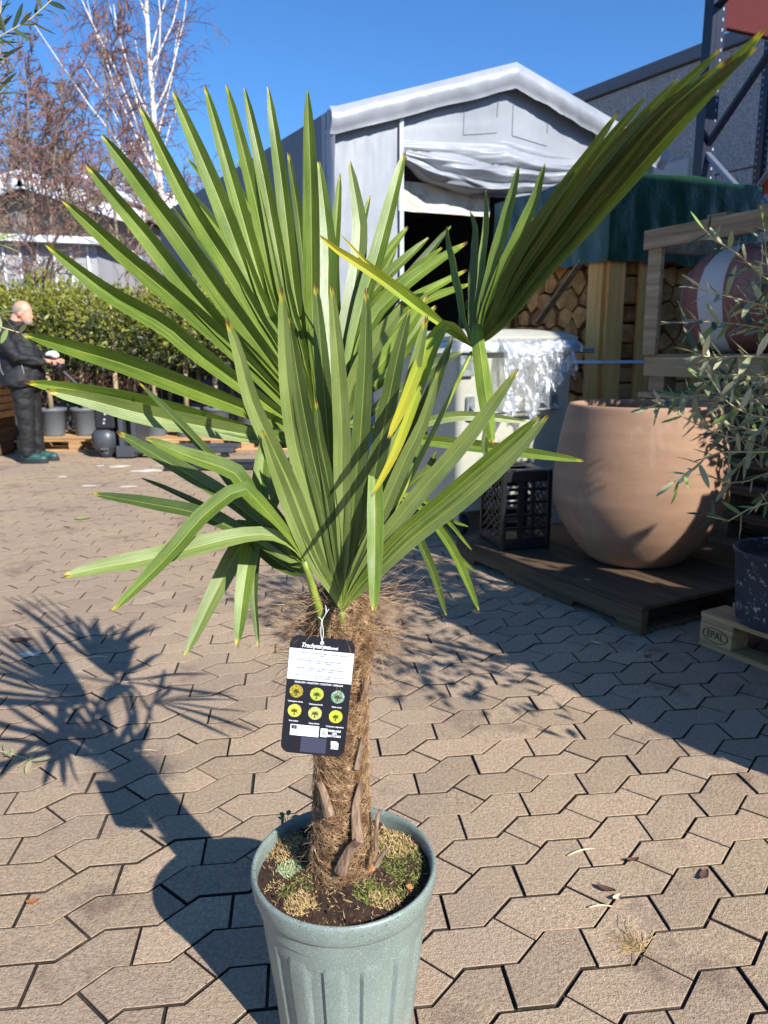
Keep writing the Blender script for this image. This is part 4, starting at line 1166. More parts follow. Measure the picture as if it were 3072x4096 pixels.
# ---- galvanised refuse container
def mat_galv():
    t = NT('galvanised'); vo = t.n('ShaderNodeTexVoronoi'); vo.inputs['Scale'].default_value = 26; t.l(t.coord(), vo.inputs['Vector'])
    sp = t.n('ShaderNodeSeparateColor'); t.l(vo.outputs['Color'], sp.inputs[0])
    co = t.ramp(sp.outputs[0], [(0, lin(138,144,144)), (1, lin(172,176,174))])
    t.set(co, t.math('MULTIPLY_ADD', sp.outputs[1], .2, .35), t.bump(t.noise(8, 4, .6), .1, .01), Metallic=.75)
mat_galv()
def mat_bin():
    t = NT('bin_paint'); 
    co = t.ramp(t.noise(1.6, 6, .65), [(.3, lin(162,160,144)), (.7, lin(192,188,170))])
    sc = t.ramp(t.noise(30, 6, .8, t.map((1,1,.25))), [(.66, (0,0,0,1)), (.72, (.7,.7,.7,1))]); co = t.mix(sc, co, lin(112,110,100))
    dots = t.ramp(t.noise(42, 2, .5), [(.70, (0,0,0,1)), (.74, (.7,.7,.7,1))]); co = t.mix(dots, co, lin(226,226,216))
    t.set(co, .5, t.bump(t.noise(3, 3, .5), .15, .02))
mat_bin()
plain('rubber', lin(34,34,36), .8, .2, 20, .2)
B0 = PY(455, 516, 4.5); BA = R(26.5); bx_, by_ = basis(BA)
binn = thing('refuse_container', (B0.x, B0.y, 0), 'beige steel wheeled refuse container with domed lid and hanging clear film', 'container', None, BA)
BW, BL, BZ0, BZ1 = .90, 1.22, .17, 1.19
def ring_rr(w, l, r, z, x0, y0, n=5):
    P = []
    for cx, cy, a0 in ((w-r, l-r, 0), (r, l-r, 90), (r, r, 180), (w-r, r, 270)):
        for k in range(n+1):
            a = R(a0+90*k/n); P.append(Vector((x0+cx+r*math.cos(a), y0+cy+r*math.sin(a), z)))
    return P
def loft(rings, cap0=True, cap1=True):
    mb = MB(); n = len(rings[0]); vs = [p for r_ in rings for p in r_]; fs = []
    for i in range(len(rings)-1):
        for k in range(n): fs.append((i*n+k, i*n+(k+1)%n, (i+1)*n+(k+1)%n, (i+1)*n+k))
    if cap0: fs.append(tuple(range(n))[::-1])
    if cap1: fs.append(tuple((len(rings)-1)*n+k for k in range(n)))
    mb.add(vs, fs); return mb
o = obj('tub', loft([ring_rr(BW-.10, BL-.10, .06, BZ0, .05, .05), ring_rr(BW-.055, BL-.055, .05, .55, .0275, .0275), ring_rr(BW-.005, BL-.005, .04, BZ1-.06, .0025, .0025), ring_rr(BW, BL, .04, BZ1-.02, 0, 0)]), 'bin_paint', binn, local=True, smooth=True, auto=40)
o = obj('rim', loft([ring_rr(BW+.07, BL+.07, .06, BZ1-.045, -.035, -.035), ring_rr(BW+.09, BL+.09, .06, BZ1-.04, -.045, -.045), ring_rr(BW+.09, BL+.09, .06, BZ1+.0, -.045, -.045), ring_rr(BW+.05, BL+.05, .06, BZ1+.03, -.025, -.025)]), 'galvanised', binn, local=True, smooth=True, auto=35)
o = obj('lid', loft([ring_rr(BW+.04, BL+.04, .06, BZ1+.025, -.02, -.02), ring_rr(BW+.045, BL+.045, .06, BZ1+.055, -.0225, -.0225), ring_rr(BW-.10, BL-.10, .05, BZ1+.085, .05, .05), ring_rr(BW-.4, BL-.4, .05, BZ1+.105, .2, .2)]), 'bin_paint', binn, local=True, smooth=True, auto=35)
mb = MB(); mb.bar((BW+.02, .02, BZ1-.03), (BW+.15, .02, BZ1-.03), .05, .035, bev=.006); obj('lifting_arm', mb, 'galvanised', binn, local=True)
mb = MB(); mb.bar((-.15, .02, BZ1-.03), (-.02, .02, BZ1-.03), .05, .035, bev=.006); obj('lifting_arm', mb, 'galvanised', binn, local=True)
mb = MB(); mb.box((.06, -.012, BZ1-.10), (.10, .02, .16), None, .004); obj('bracket', mb, 'galvanised', binn, local=True)
mb = MB(); mb.tube(spline([(.10,.0,.83), (.10,-.05,.80), (.13,-.055,.79), (.70,-.055,.80), (.73,-.05,.80), (.73,0,.83)], 24), .011, 8); obj('grab_bar', mb, 'galvanised', binn, local=True, smooth=True)
for x in (.10, .73):
    mb = MB(); mb.box((x, .004, .84), (.06, .02, .10), None, .004); obj('bar_plate', mb, 'galvanised', binn, local=True)
for x in (.12, BW-.12):
    for y in (.14, BL-.14):
        mb = MB(); mb.tube([(x-.022, y, .08), (x+.022, y, .08)], .08, 20); w_ = obj('wheel', mb, 'rubber', binn, local=True)
        mb = MB(); mb.box((x, y, .13), (.075, .10, .09), None, .006); obj('wheel_fork', mb, 'galvanised', binn, local=True)
# clear film hanging over the front
def mat_film():
    t = NT('clear_film')
    gl = t.n('ShaderNodeBsdfGlossy'); gl.inputs['Roughness'].default_value = .12; gl.inputs['Color'].default_value = (.95,.96,1,1)
    df = t.n('ShaderNodeBsdfTranslucent'); df.inputs[0].default_value = (.8,.82,.85,1)
    d2 = t.n('ShaderNodeBsdfDiffuse'); d2.inputs[0].default_value = (.8,.82,.85,1)
    tr = t.n('ShaderNodeBsdfTransparent'); tr.inputs[0].default_value = (.95,.96,.97,1)
    nrm = t.bump(t.noise(46, 4, .6, t.map((1,1,.25))), .7, .03)
    t.l(nrm, gl.inputs['Normal']); t.l(nrm, df.inputs['Normal']); t.l(nrm, d2.inputs['Normal'])
    m0 = t.n('ShaderNodeMixShader'); m0.inputs[0].default_value = .5; t.l(df.outputs[0], m0.inputs[1]); t.l(d2.outputs[0], m0.inputs[2])
    m1 = t.n('ShaderNodeMixShader'); m1.inputs[0].default_value = .55; t.l(m0.outputs[0], m1.inputs[1]); t.l(gl.outputs[0], m1.inputs[2])
    m2 = t.n('ShaderNodeMixShader'); t.l(t.math('MULTIPLY_ADD', t.ramp(t.noise(24, 3, .6, t.map((1,1,.3))), [(.35, (0,0,0,1)), (.65, (1,1,1,1))]), .5, .32), m2.inputs[0]); t.l(tr.outputs[0], m2.inputs[1]); t.l(m1.outputs[0], m2.inputs[2]); t.l(m2.outputs[0], t.out.inputs[0])
mat_film()
film = thing('plastic_film', (B0.x+bx_.x*.5, B0.y+bx_.y*.5, 1.2), 'crumpled clear plastic film hanging out from under the container lid', 'plastic film')
fm = MB()
def film_pt(a, b):
    x = .27+.52*a+.03*b*(a-.3); low = .42+.14*noise.noise(Vector((a*5, 7, 1))) - (.16 if a > .62 else 0) + (.10 if .28 < a < .45 else 0)
    z = BZ1+.05-b*low
    y = -.052-.055*min(1, b*4) - .030*noise.noise(Vector((a*16, b*2.2, 0))) - .020*noise.noise(Vector((a*38, b*6, 4))) - .012*noise.noise(Vector((a*80, b*22, 9)))
    if b < .08: y = -.01-.06*(b/.08)
    w = bx_*x+by_*y; return (B0.x+w.x, B0.y+w.y, z)
fm.grid(film_pt, 110, 56)
obj('sheet', fm, 'clear_film', film, smooth=True, recalc=False)

# ---- firewood crates under a green tarpaulin
def mat_log(name, bark=False):
    t = NT(name); rr = t.orand()
    cc = t.n('ShaderNodeCombineXYZ'); [t.l(t.math('MULTIPLY', rr, k), cc.inputs[i]) for i, k in enumerate((31., 57., 83.))]
    v = t.n('ShaderNodeVectorMath', operation='ADD'); t.l(t.coord(), v.inputs[0]); t.l(cc.outputs[0], v.inputs[1])
    co = t.ramp(t.noise(9, 6, .7, v.outputs[0]), [(.3, lin(150,92,46)), (.5, lin(196,136,76)), (.7, lin(232,180,112))])
    f = t.math('MULTIPLY_ADD', rr, .6, .62); vv = t.n('ShaderNodeCombineColor'); t.l(f, vv.inputs[0]); t.l(t.math('MULTIPLY_ADD', rr, .66, .56), vv.inputs[1]); t.l(t.math('MULTIPLY_ADD', rr, .7, .5), vv.inputs[2])
    co = t.mix(1.0, co, vv.outputs[0], 'MULTIPLY')
    ck = t.ramp(t.noise(26, 5, .75, v.outputs[0]), [(.34, (1,1,1,1)), (.40, (0,0,0,1))]); co = t.mix(t.math('MULTIPLY', ck, .6), co, lin(60,36,20))
    t.set(co, .85, t.bump(t.noise(40, 5, .7, v.outputs[0]), .6, .006))
mat_log('split_log')
FA = R(26); fv, fu = basis(FA)
FC = PY(605, 300, 5.6); FC.z = 0
zt1 = zat(607, 170, 5.6); zb1 = zat(607, 262, 5.6)
FWu, FWv = 1.30, 1.42
def fpt(a, b, z): return Vector((FC.x, FC.y, 0))+fu*a+fv*b+Vector((0,0,z))
fcrate = thing('firewood_crate', (FC.x, FC.y, 0), 'tall slatted timber crate full of split firewood under the green tarpaulin', 'crate')
def fbar(nm, a, b, w, h, up, mat='wood_new', bev=.003):
    mb = MB(); mb.box((0,0,0), ((b-a).length, w, h), None, bev)
    d = (b-a).normalized(); u_ = Vector(up); y = u_.cross(d).normalized(); z = d.cross(y)
    o = obj(nm, mb, mat, None, recalc=True); o.matrix_world = Matrix(((d.x,y.x,z.x,(a+b).x/2),(d.y,y.y,z.y,(a+b).y/2),(d.z,y.z,z.z,(a+b).z/2),(0,0,0,1)))
    mw = o.matrix_world.copy(); o.parent = fcrate; o.matrix_parent_inverse = world_of(fcrate).inverted(); o.matrix_basis = mw
    return o
wood('wood_new_x', lin(176,120,62), lin(226,174,110), .7, 0, .8, .10)
H = zb1+.25
U_, V_ = fu, fv
# corner boards (u-face and v-face), further slats and rails
for a, b, nrm in ((.075,-.016,'u'), (1.22,-.016,'u')): fbar('post', fpt(a,b,.12), fpt(a,b,H), .03, .15, V_, 'wood_new_x') if False else None
def vboard(nm, c, w, th, z0, z1, along, mat='wood_new'):
    mb = MB(); mb.box((0,0,(z0+z1)/2), (w, th, z1-z0), None, .003)
    o = obj(nm, mb, mat, fcrate, local=True)
    ang = FA if along == 'v' else FA+math.pi/2
    o.location = (c.x-FC.x, c.y-FC.y, 0); o.rotation_euler = (0, 0, ang)
vboard('post', fpt(.075, -.020, 0), .15, .035, .0, H, 'u'); vboard('post', fpt(1.22, -.020, 0), .14, .035, .0, H, 'u')
vboard('post', fpt(-.020, .070, 0), .155, .035, .0, H, 'v'); vboard('post', fpt(-.020, .365, 0), .135, .035, .0, H, 'v'); vboard('post', fpt(-.020, .95, 0), .12, .035, 0, H, 'v'); vboard('post', fpt(-.020, 1.36, 0), .12, .035, 0, H, 'v')
def hboard(nm, a, b, th, hgt, mat='wood_new_x'):
    d = b-a; mb = MB(); mb.box((0,0,0), (d.length, th, hgt), None, .003); o = obj(nm, mb, mat, fcrate, local=True)
    c = (a+b)/2; o.location = (c.x-FC.x, c.y-FC.y, c.z); o.rotation_euler = (0,0,math.atan2(d.y, d.x))
for z in (.10, .86, .98, H-.1):
    hboard('rail', fpt(.002,.002,z), fpt(.002,FWv,z), .025, .10); hboard('rail', fpt(0,.02,z), fpt(FWu,.02,z), .025, .09) if z < .3 or z > 1.2 else None
hboard('floor_board', fpt(.65,0,.05), fpt(.65,FWv,.05), 1.2, .05)
hboard('back_board', fpt(FWu,.0,H/2), fpt(FWu,FWv,H/2), .02, H-.1); hboard('back_board', fpt(0,FWv,H/2), fpt(FWu,FWv,H/2), .02, H-.1)
d0, d1 = PY(545,322,5.45), PY(600,258,6.0)
mb = MB(); mb.bar(fpt(.72,-.05,zat(524,322,5.9)), fpt(.20,-.05,zat(560,262,5.9)), .02, .06, (V_.x,V_.y,0), .002); obj('brace', mb, 'wood_old', fcrate)
plain('strap_white', lin(214,220,228), .35, .04, 10, 0)
mb = MB(); zs = zat(600, 362, 5.6)
mb.bar(fpt(-.042,-.04,zs), fpt(-.042,1.1,zs), .003, .022); mb.bar(fpt(-.042,-.042,zs), fpt(1.3,-.042,zs), .003, .022); obj('strap', mb, 'strap_white', fcrate)
def clip_poly(poly, p, nrm):
    out = []
    for i in range(len(poly)):
        a, b = poly[i], poly[(i+1) % len(poly)]; da, db = (a-p).dot(nrm), (b-p).dot(nrm)
        if da <= 0: out.append(a)
        if da*db < 0: out.append(a.lerp(b, da/(da-db)))
    return out
def voronoi(w, h, dx, dz, x0=0, z0=0):
    S = []; rows = int(h/dz)
    for r_ in range(rows):
        n_ = int(w/dx)
        for k in range(n_): S.append(Vector((x0+(k+.5+(.25 if r_ % 2 else -.25))*w/n_+jit(dx*.33), z0+(r_+.5)*h/rows+jit(dz*.33))))
    out = []
    for s_ in S:
        poly = [Vector((x0,z0)), Vector((x0+w,z0)), Vector((x0+w,z0+h)), Vector((x0,z0+h))]
        for t_ in S:
            if t_ is s_ or (t_-s_).length > 3*max(dx,dz): continue
            poly = clip_poly(poly, (s_+t_)/2, (t_-s_).normalized())
            if len(poly) < 3: break
        if len(poly) >= 3: out.append((s_, poly))
    return out
def log(poly3, ex, label, group):
    c = sum(poly3, Vector())/len(poly3); P = [c+(p-c)*rnd.uniform(.78,.95) for p in poly3]
    # soften corners: cut each corner
    Q = []
    for i, p in enumerate(P):
        a, b = P[i-1], P[(i+1) % len(P)]; Q += [p.lerp(a, .10), p.lerp(b, .10)]
    off = ex.normalized()*rnd.uniform(0, .05)
    mb = MB(); mb.prism([p-c for p in Q], ex*rnd.uniform(.9, 1.05)); 
    o = obj('firewood_log', mb, 'split_log', None); o.location = c+off; tag(o, label, 'log', group); return o
for s_, poly in voronoi(FWu-.06, zb1+.12-.14, .160, .128, .03, .14):
    log([fpt(p.x, .034, p.y) for p in poly], fv*.34, 'split log lying on its side in the timber crate, cut ends at the diagonal brace', 'logs in the braced bay')
for s_, poly in voronoi(.92, zb1+.12-.14, .155, .125, .45, .14):
    log([fpt(.034, p.x, p.y) for p in poly], fu*.34, 'split log stacked in the crate bay behind the old timber frame', 'logs in the bay behind the frame')
def mat_tarp():
    t = NT('tarpaulin')
    co = t.ramp(t.noise(2.5, 5, .6), [(.3, lin(13,46,28)), (.7, lin(21,62,38))])
    wv = t.n('ShaderNodeTexWave', bands_direction='Z'); wv.inputs['Scale'].default_value = 120; t.l(t.coord(), wv.inputs['Vector'])
    nrm = t.bump(t.noise(9, 5, .6), .35, .03); nrm = t.bump(wv.outputs['Fac'], .08, .002, nrm)
    t.set(co, .32, nrm)
mat_tarp()
tarp = thing('tarpaulin', (FC.x, FC.y, zt1), 'dark green tarpaulin draped over the firewood crate', 'tarpaulin')
mb = MB(); t0, t1 = -.06, FWu+.05; s0, s1 = -.06, FWv+.05
def hem(x): return .03*noise.noise(Vector((x*3,2,1)))+.015*noise.noise(Vector((x*11,5,1)))
def wr(a, b, k, amp=.018): return amp*noise.noise(Vector((a*4, b*5, k)))+amp*.5*noise.noise(Vector((a*14, b*11, k+3)))
per = []
NU, NV = 30, 30
for i in range(NU): per.append((t0+(t1-t0)*(1-i/NU), s0, 'u'))
for i in range(NV): per.append((t0, s0+(s1-s0)*i/NV, 'v'))
for i in range(NU): per.append((t0+(t1-t0)*i/NU, s1, 'U'))
for i in range(NV): per.append((t1, s1-(s1-s0)*i/NV, 'V'))
NP = len(per); rows = 12; vs = []
for r_ in range(rows+1):
    f = r_/rows
    for i, (a, b, k) in enumerate(per):
        z = zt1-(zt1-zb1)*f-(hem(i*.1)+.02*(i%60 == 0))*f+.03*noise.noise(Vector((a*2,b*2,0)))*(1-f)
        o_ = wr(i*.11, z, 1)*min(1, f*4)+.012*f
        d = {'u': -fv, 'v': -fu, 'U': fv, 'V': fu}[k]
        p = fpt(a, b, z)+d*o_; vs.append(p)
fs = []
for r_ in range(rows):
    for i in range(NP): fs.append((r_*NP+i, r_*NP+(i+1)%NP, (r_+1)*NP+(i+1)%NP, (r_+1)*NP+i))
ctr = len(vs); vs.append(fpt((t0+t1)/2, (s0+s1)/2, zt1+.05))
for i in range(NP): fs.append((ctr, (i+1)%NP, i))
mb.add(vs, fs); obj('sheet', mb, 'tarpaulin', tarp, smooth=True, auto=60)

# ---- pallets piled up with a timber frame round the striped pot
QA = R(-63.5)
QY = 4.5
Q0 = PY(647, 300, QY); qx, qy = basis(QA)
pz0 = zat(640, 384, QY)
npal = 6
lev = [ 'lowest', 'second', 'third', 'fourth', 'fifth', 'topmost' ]
for k in range(npal):
    make_pallet((Q0.x+jit(.02), Q0.y+jit(.02), k*.1440+.0005*k), QA+jit(.01), 'grey wooden pallet, %s of the pile under the timber frame' % lev[k], 'wooden pallets', 'wood_pallet_grey')
qz = npal*.1445+.003
frame = thing('wooden_crate', (Q0.x, Q0.y, qz), 'rough timber frame standing on the pallet pile around the striped pot', 'crate frame', None, QA)
fh = zat(648, 231, QY)-qz
def tb(nm, a, b, w, h, up=(0,0,1), mat='wood_old'):
    a, b = Vector(a), Vector(b); mb = MB(); mb.bar(a, b, w, h, up, .003); return obj(nm, mb, mat, frame, local=True)
bz = zat(640, 357, QY)-qz
tb('base_rail', (0,.02,bz-.055), (1.2,.02,bz-.055), .03, .11); tb('base_rail', (0,1.0,bz-.055), (1.2,1.0,bz-.055), .03, .11)
for x in (.06, 1.14): tb('base_cross', (x,.04,bz-.03), (x,.98,bz-.03), .10, .05)
tb('lower_rail', (0.0,.02,.03), (1.2,.02,.03), .10, .03); tb('lower_rail', (0,.78,.03), (1.2,.78,.03), .10, .03)
for x in (.1, 1.1):
    for y in (.06, .74): tb('block', (x-.06,y,.045+(bz-.155)/2), (x+.06,y,.045+(bz-.155)/2), .10, max(.02, bz-.155))
tb('deck', (0,.51,bz+.008), (1.2,.51,bz+.008), 1.0, .016)
for x, y in ((.05,.0), (1.15,.0), (.05,1.0), (1.15,1.0)): tb('post', (x,y,.012+bz), (x,y,fh-.10), .10, .028, (0,1,0))
tb('top_rail', (-.03,-.012,fh-.05), (1.23,-.012,fh-.05), .03, .105); tb('top_rail', (-.03,1.012,fh-.05), (1.23,1.012,fh-.05), .03, .10)
tb('top_cross', (-.015,.02,fh-.06), (-.015,.98,fh-.06), .10, .03, (1,0,0)); tb('top_cross', (1.2,.02,fh-.06), (1.2,.98,fh-.06), .10, .03, (1,0,0))
for x in (.45, .75): tb('top_slat', (x,-.01,fh+.012), (x,1.0,fh+.012), .12, .024)
mat_terra('terracotta_striped', lin(122,72,62), lin(142,88,74), True)
sc_ = Vector((Q0.x, Q0.y, 0))+qx*.41+qy*.53; sc_.z = qz+bz+.018
spt = thing('striped_pot', sc_, 'large round pot with broad brown and white upright stripes inside the timber frame', 'pot')
hh = fh-bz-.13
mb = MB(); pr = [(.0,.0),(.24,.0),(.30,.03),(.345,.10),(.375,.20),(.392,.32),(.39,.42),(.365,.52),(.315,.60),(.26,.645),(.235,.655),(.21,.65),(.20,.62),(.24,.56)]
mb.lathe([(r_*1.22, z*hh/.655) for r_, z in pr], 72); o = obj('pot_body', mb, 'terracotta_striped', spt, smooth=True, local=True)
# ================================================================== TENT, CONCRETE HALL, RACK
def mat_pvc():
    t = NT('pvc_grey')
    co = t.ramp(t.noise(1.2, 5, .6), [(.3, lin(134,138,144)), (.7, lin(156,159,164))])
    dirt = t.ramp(t.noise(2.4, 6, .7, t.map((1,1,.4))), [(.58, (0,0,0,1)), (.78, (.35,.35,.35,1))]); co = t.mix(dirt, co, lin(116,116,114))
    t.set(co, .35, t.bump(t.noise(4.5, 5, .6, t.map((1,1,.35))), .22, .04))
mat_pvc()
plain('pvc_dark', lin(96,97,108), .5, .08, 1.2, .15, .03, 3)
def mat_cream():
    t = NT('cream_sheet'); co = t.ramp(t.noise(2.0, 5, .6), [(.3, lin(196,188,172)), (.7, lin(216,208,194))])
    st = t.ramp(t.noise(4.5, 6, .75), [(.52, (0,0,0,1)), (.66, (.8,.8,.8,1))]); co = t.mix(st, co, lin(140,122,104)); t.set(co, .7, t.bump(t.noise(6, 4, .6), .3, .02))
mat_cream()
plain('steel_white', lin(206,208,208), .4, .05, 6, 0, metallic=.3)
TY = 8.6
T0 = PY(330, 111, TY); TFA = R(23.0); tv, tu = basis(TFA)
tside = Vector((-.51, .86, 0)).normalized()
TWID = .516*TY*.99
ev = T0.z; ap = PY(496, 67, TY*1.10).z
def tpt(a, s, z): return Vector((T0.x, T0.y, 0))+tv*a+tside*s+Vector((0,0,z))
tent = thing('storage_tent', (T0.x, T0.y, 0), 'pale grey storage tent with gathered door curtain and pitched roof', 'tent')
TL = 7.0
# roof and side walls
def roof_pt(side):
    def fn(a, b):
        x = TWID*(a*.5) if side == 0 else TWID*(1-a*.5)
        z = ev+(ap-ev)*a + .012*noise.noise(Vector((x*1.5, b*9, side)))-.03*math.sin(math.pi*a)
        return tpt(x, -.10+(TL+.1)*b, z)
    return fn
mb = MB(); mb.grid(roof_pt(0), 10, 40); mb.grid(roof_pt(1), 10, 40, flip=True); obj('roof', mb, 'pvc_grey', tent, smooth=True)
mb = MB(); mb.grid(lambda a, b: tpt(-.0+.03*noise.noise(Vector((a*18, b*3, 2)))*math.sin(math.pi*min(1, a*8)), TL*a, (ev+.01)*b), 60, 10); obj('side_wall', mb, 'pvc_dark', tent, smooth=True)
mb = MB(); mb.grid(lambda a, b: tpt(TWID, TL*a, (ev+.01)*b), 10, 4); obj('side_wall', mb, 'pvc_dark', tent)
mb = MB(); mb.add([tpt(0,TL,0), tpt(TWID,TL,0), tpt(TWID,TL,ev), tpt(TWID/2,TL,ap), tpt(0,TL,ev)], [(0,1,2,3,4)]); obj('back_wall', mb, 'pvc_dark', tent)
# front valance under the roof edge
def roof_z(x): return ev+(ap-ev)*(1-abs(2*x/TWID-1))
def valance(a, b):
    x = -.06+(TWID+.12)*a; xx = min(max(x, 0), TWID)
    d = .27+.02*noise.noise(Vector((a*9, 1, 1)))
    o_ = -.12 - .05*math.sin(math.pi*min(1,b*1.1)) + .02*noise.noise(Vector((a*26, b*1.2, 5)))*b + .014*noise.noise(Vector((a*90, b*2, 2)))*b
    return tpt(x, o_, roof_z(xx)+.015-d*b)
mb = MB(); mb.grid(valance, 120, 10); obj('valance', mb, 'pvc_grey', tent, smooth=True)
mb = MB()
def cornerflap(a, b): return tpt(-.02-.02*math.sin(a*6), -.12+.30*a, ev+.0-(ev-.1)*b+.0) + tv*(.03*noise.noise(Vector((a*5, b*6, 3))))
mb.grid(cornerflap, 6, 40); obj('corner_strip', mb, 'pvc_grey', tent, smooth=True)
# front panels: left of the door, gable above, right of the door
DXL = None
def front_a(px, py):               # a-coordinate along the front where the pixel's ray meets the front plane
    r = ray(px, py); o_ = Vector((0,0,CAM_H)); n_ = Vector((-tv.y, tv.x, 0)); p0 = Vector((T0.x, T0.y, 0))
    k = (p0-o_).dot(n_)/r.dot(n_); q = o_+r*k; return (q-p0).dot(tv), q.z
dl, _ = front_a(399, 220); dr, _ = front_a(592, 220)
mb = MB(); mb.grid(lambda a, b: tpt(dl*a, .02*noise.noise(Vector((a*5, b*2.2, 7)))+.012*noise.noise(Vector((a*13, b*7, 1))), (roof_z(dl*a)-.05)*b), 26, 40); obj('front_panel', mb, 'pvc_grey', tent, smooth=True)
mb = MB(); mb.grid(lambda a, b: tpt(dr+(TWID-dr)*a, .02*noise.noise(Vector((a*5, b*2.2, 9))), (roof_z(dr+(TWID-dr)*a)-.05)*b), 20, 30); obj('front_panel', mb, 'pvc_grey', tent, smooth=True)
_, dz_top = front_a(440, 196)      # bottom of the gathered curtain
_, cz0 = front_a(430, 150); _, cz1 = front_a(470, 165)
# door curtain: smooth sheet at the top, deep horizontal folds where it is hitched up
def curtain(a, b):
    x = dl+.04+(dr-dl-.06)*a
    zt = roof_z(x)-.10; 
    sag = .34*math.sin(math.pi*min(1, max(0, a*.92+.04)))-.10
    zb = front_a(430, 170)[1]-.10-sag*.55
    z = zt+(zb-zt)*b
    k = max(0, (b-.52)/.48)
    fold = k*(.24*(abs(math.sin(b*22+2.6*noise.noise(Vector((a*2.0, b*2, 0)))+a*1.2))**.7-.5) + .07*noise.noise(Vector((a*9, b*30, 4))))
    pinch = (math.exp(-(a/.09)**2)+math.exp(-((1-a)/.07)**2))*k
    y = .02+.03*noise.noise(Vector((a*3, b*3, 8))) - fold*(1-.3*pinch) - .05*k
    z += .12*k*pinch + .05*k*noise.noise(Vector((a*6, b*14, 2)))
    return tpt(x, y, z)
mb = MB(); mb.grid(curtain, 90, 110); obj('door_curtain', mb, 'pvc_grey', tent, smooth=True)
# window pockets stitched on the curtain
def fr(px, py, off=-.035):
    a, z = front_a(px, py); return tpt(a, off, z)
for a0, b0, a1, b1 in ((.30,.14,.47,.44), (.55,.14,.74,.46)):
    for (p0, q0), (p1, q1) in (((a0,b0),(a0,b1)), ((a0,b1),(a1,b1)), ((a1,b0),(a1,b1*.7))):
        mb = MB(); mb.tube([curtain(p0+(p1-p0)*i/8, q0+(q1-q0)*i/8)-tu*.004 for i in range(9)], .006, 4); obj('seam', mb, 'pvc_grey', tent)
# cream inner sheet hanging below
def inner(a, b):
    x = dl+.05+(front_a(498, 200)[0]-dl-.05)*a; z0 = front_a(430, 180)[1]; z1 = front_a(430, 210)[1]
    return tpt(x, .16+.03*noise.noise(Vector((a*7, b*3, 3))), z0+(z1-z0)*b)
mb = MB(); mb.grid(inner, 24, 10); obj('inner_sheet', mb, 'cream_sheet', tent, smooth=True)
mb = MB(); mb.bar(tpt(dl+.015,-.03,0), tpt(dl+.015,-.03,roof_z(dl)-.12), .05, .05, (1,0,0), .006); obj('door_pole', mb, 'steel_white', tent)
mb = MB(); mb.bar(tpt(dr-.01,-.03,0), tpt(dr-.01,-.03,roof_z(dr)-.12), .05, .05, (1,0,0), .006); obj('door_pole', mb, 'steel_white', tent)
plain('buckle', lin(150,110,60), .4, .1, 10, 0, metallic=.6)
# dark goods inside
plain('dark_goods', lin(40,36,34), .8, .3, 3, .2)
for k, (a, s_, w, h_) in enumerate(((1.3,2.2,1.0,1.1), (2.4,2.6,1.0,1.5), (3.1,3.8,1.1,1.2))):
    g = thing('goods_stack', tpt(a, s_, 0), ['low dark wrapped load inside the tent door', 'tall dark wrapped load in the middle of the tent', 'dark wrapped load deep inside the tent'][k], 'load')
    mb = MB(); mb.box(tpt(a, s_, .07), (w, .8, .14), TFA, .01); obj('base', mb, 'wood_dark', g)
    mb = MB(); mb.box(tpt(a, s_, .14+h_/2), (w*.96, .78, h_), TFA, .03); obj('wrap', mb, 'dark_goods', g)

# ---- concrete hall behind
def mat_conc():
    t = NT('concrete_panel')
    co = t.ramp(t.noise(26, 4, .7), [(.3, lin(112,110,110)), (.5, lin(156,153,150)), (.7, lin(190,186,182))])
    t.set(co, .9, t.bump(t.noise(30, 4, .7), .7, .03))
mat_conc()
plain('concrete_smooth', lin(170,168,166), .85, .08, 2, .1); plain('roof_cap', lin(92,96,104), .5, .06, 3, 0); plain('hall_door', lin(206,208,210), .5, .05, 3, 0)
plain('gravel_dark', lin(76,76,78), .9, .15, 3, .3)
HP = PY(747, 27, 15.0); HU = Vector((-.5315, .847, 0)).normalized(); HV = Vector((HU.y, -HU.x, 0)); HT = HP.z
hall = thing('concrete_hall', (HP.x, HP.y, 0), 'grey pebbled concrete hall with dark roof edge behind the tent', 'building')
h0 = Vector((HP.x, HP.y, 0))-HU*5.0
HLEN = 34.0
rowz = [0, 2.3, 4.45, HT-.25]
cols_ = [k*4.6 for k in range(9)]
for j in range(3):
    for k in range(len(cols_)-1):
        a0, a1 = cols_[k]+.012, cols_[k+1]-.012; z0, z1 = rowz[j]+.012, rowz[j+1]-.012
        mb = MB(); c = h0+HU*((a0+a1)/2)+HV*.10; c.z = (z0+z1)/2
        mb.box(c, (a1-a0, .2, z1-z0), math.atan2(HU.y, HU.x), .008); obj('wall_panel', mb, 'concrete_panel', hall)
mb = MB(); c = h0+HU*18.4+HV*7.15; c.z = (HT-.3)/2; mb.box(c, (36.8, 13.9, HT-.3), math.atan2(HU.y, HU.x)); obj('hall_core', mb, 'concrete_smooth', hall)
mb = MB(); c = h0+HU*18.4+HV*.08; c.z = HT-.12; mb.box(c, (37.0, .34, .24), math.atan2(HU.y, HU.x), .01); obj('roof_edge', mb, 'roof_cap', hall)
mb = MB(); c = h0+HU*18.4+HV*7.2; c.z = HT-.2; mb.box(c, (36.8, 13.8, .08), math.atan2(HU.y, HU.x), .01); obj('roof', mb, 'gravel_dark', hall)
def hall_a(px, py):
    r = ray(px, py); n_ = HV; o_ = Vector((0,0,CAM_H)); k = (h0-o_).dot(n_)/r.dot(n_); q = o_+r*k; return (q-h0).dot(HU), q.z
a0, z0 = hall_a(706, 198); a1, z1 = hall_a(716, 152)
mb = MB(); c = h0+HU*((a0+a1)/2)-HV*.03; c.z = z1/2; mb.box(c, (abs(a1-a0), .08, z1), math.atan2(HU.y, HU.x), .01); obj('door_frame', mb, 'hall_door', hall)
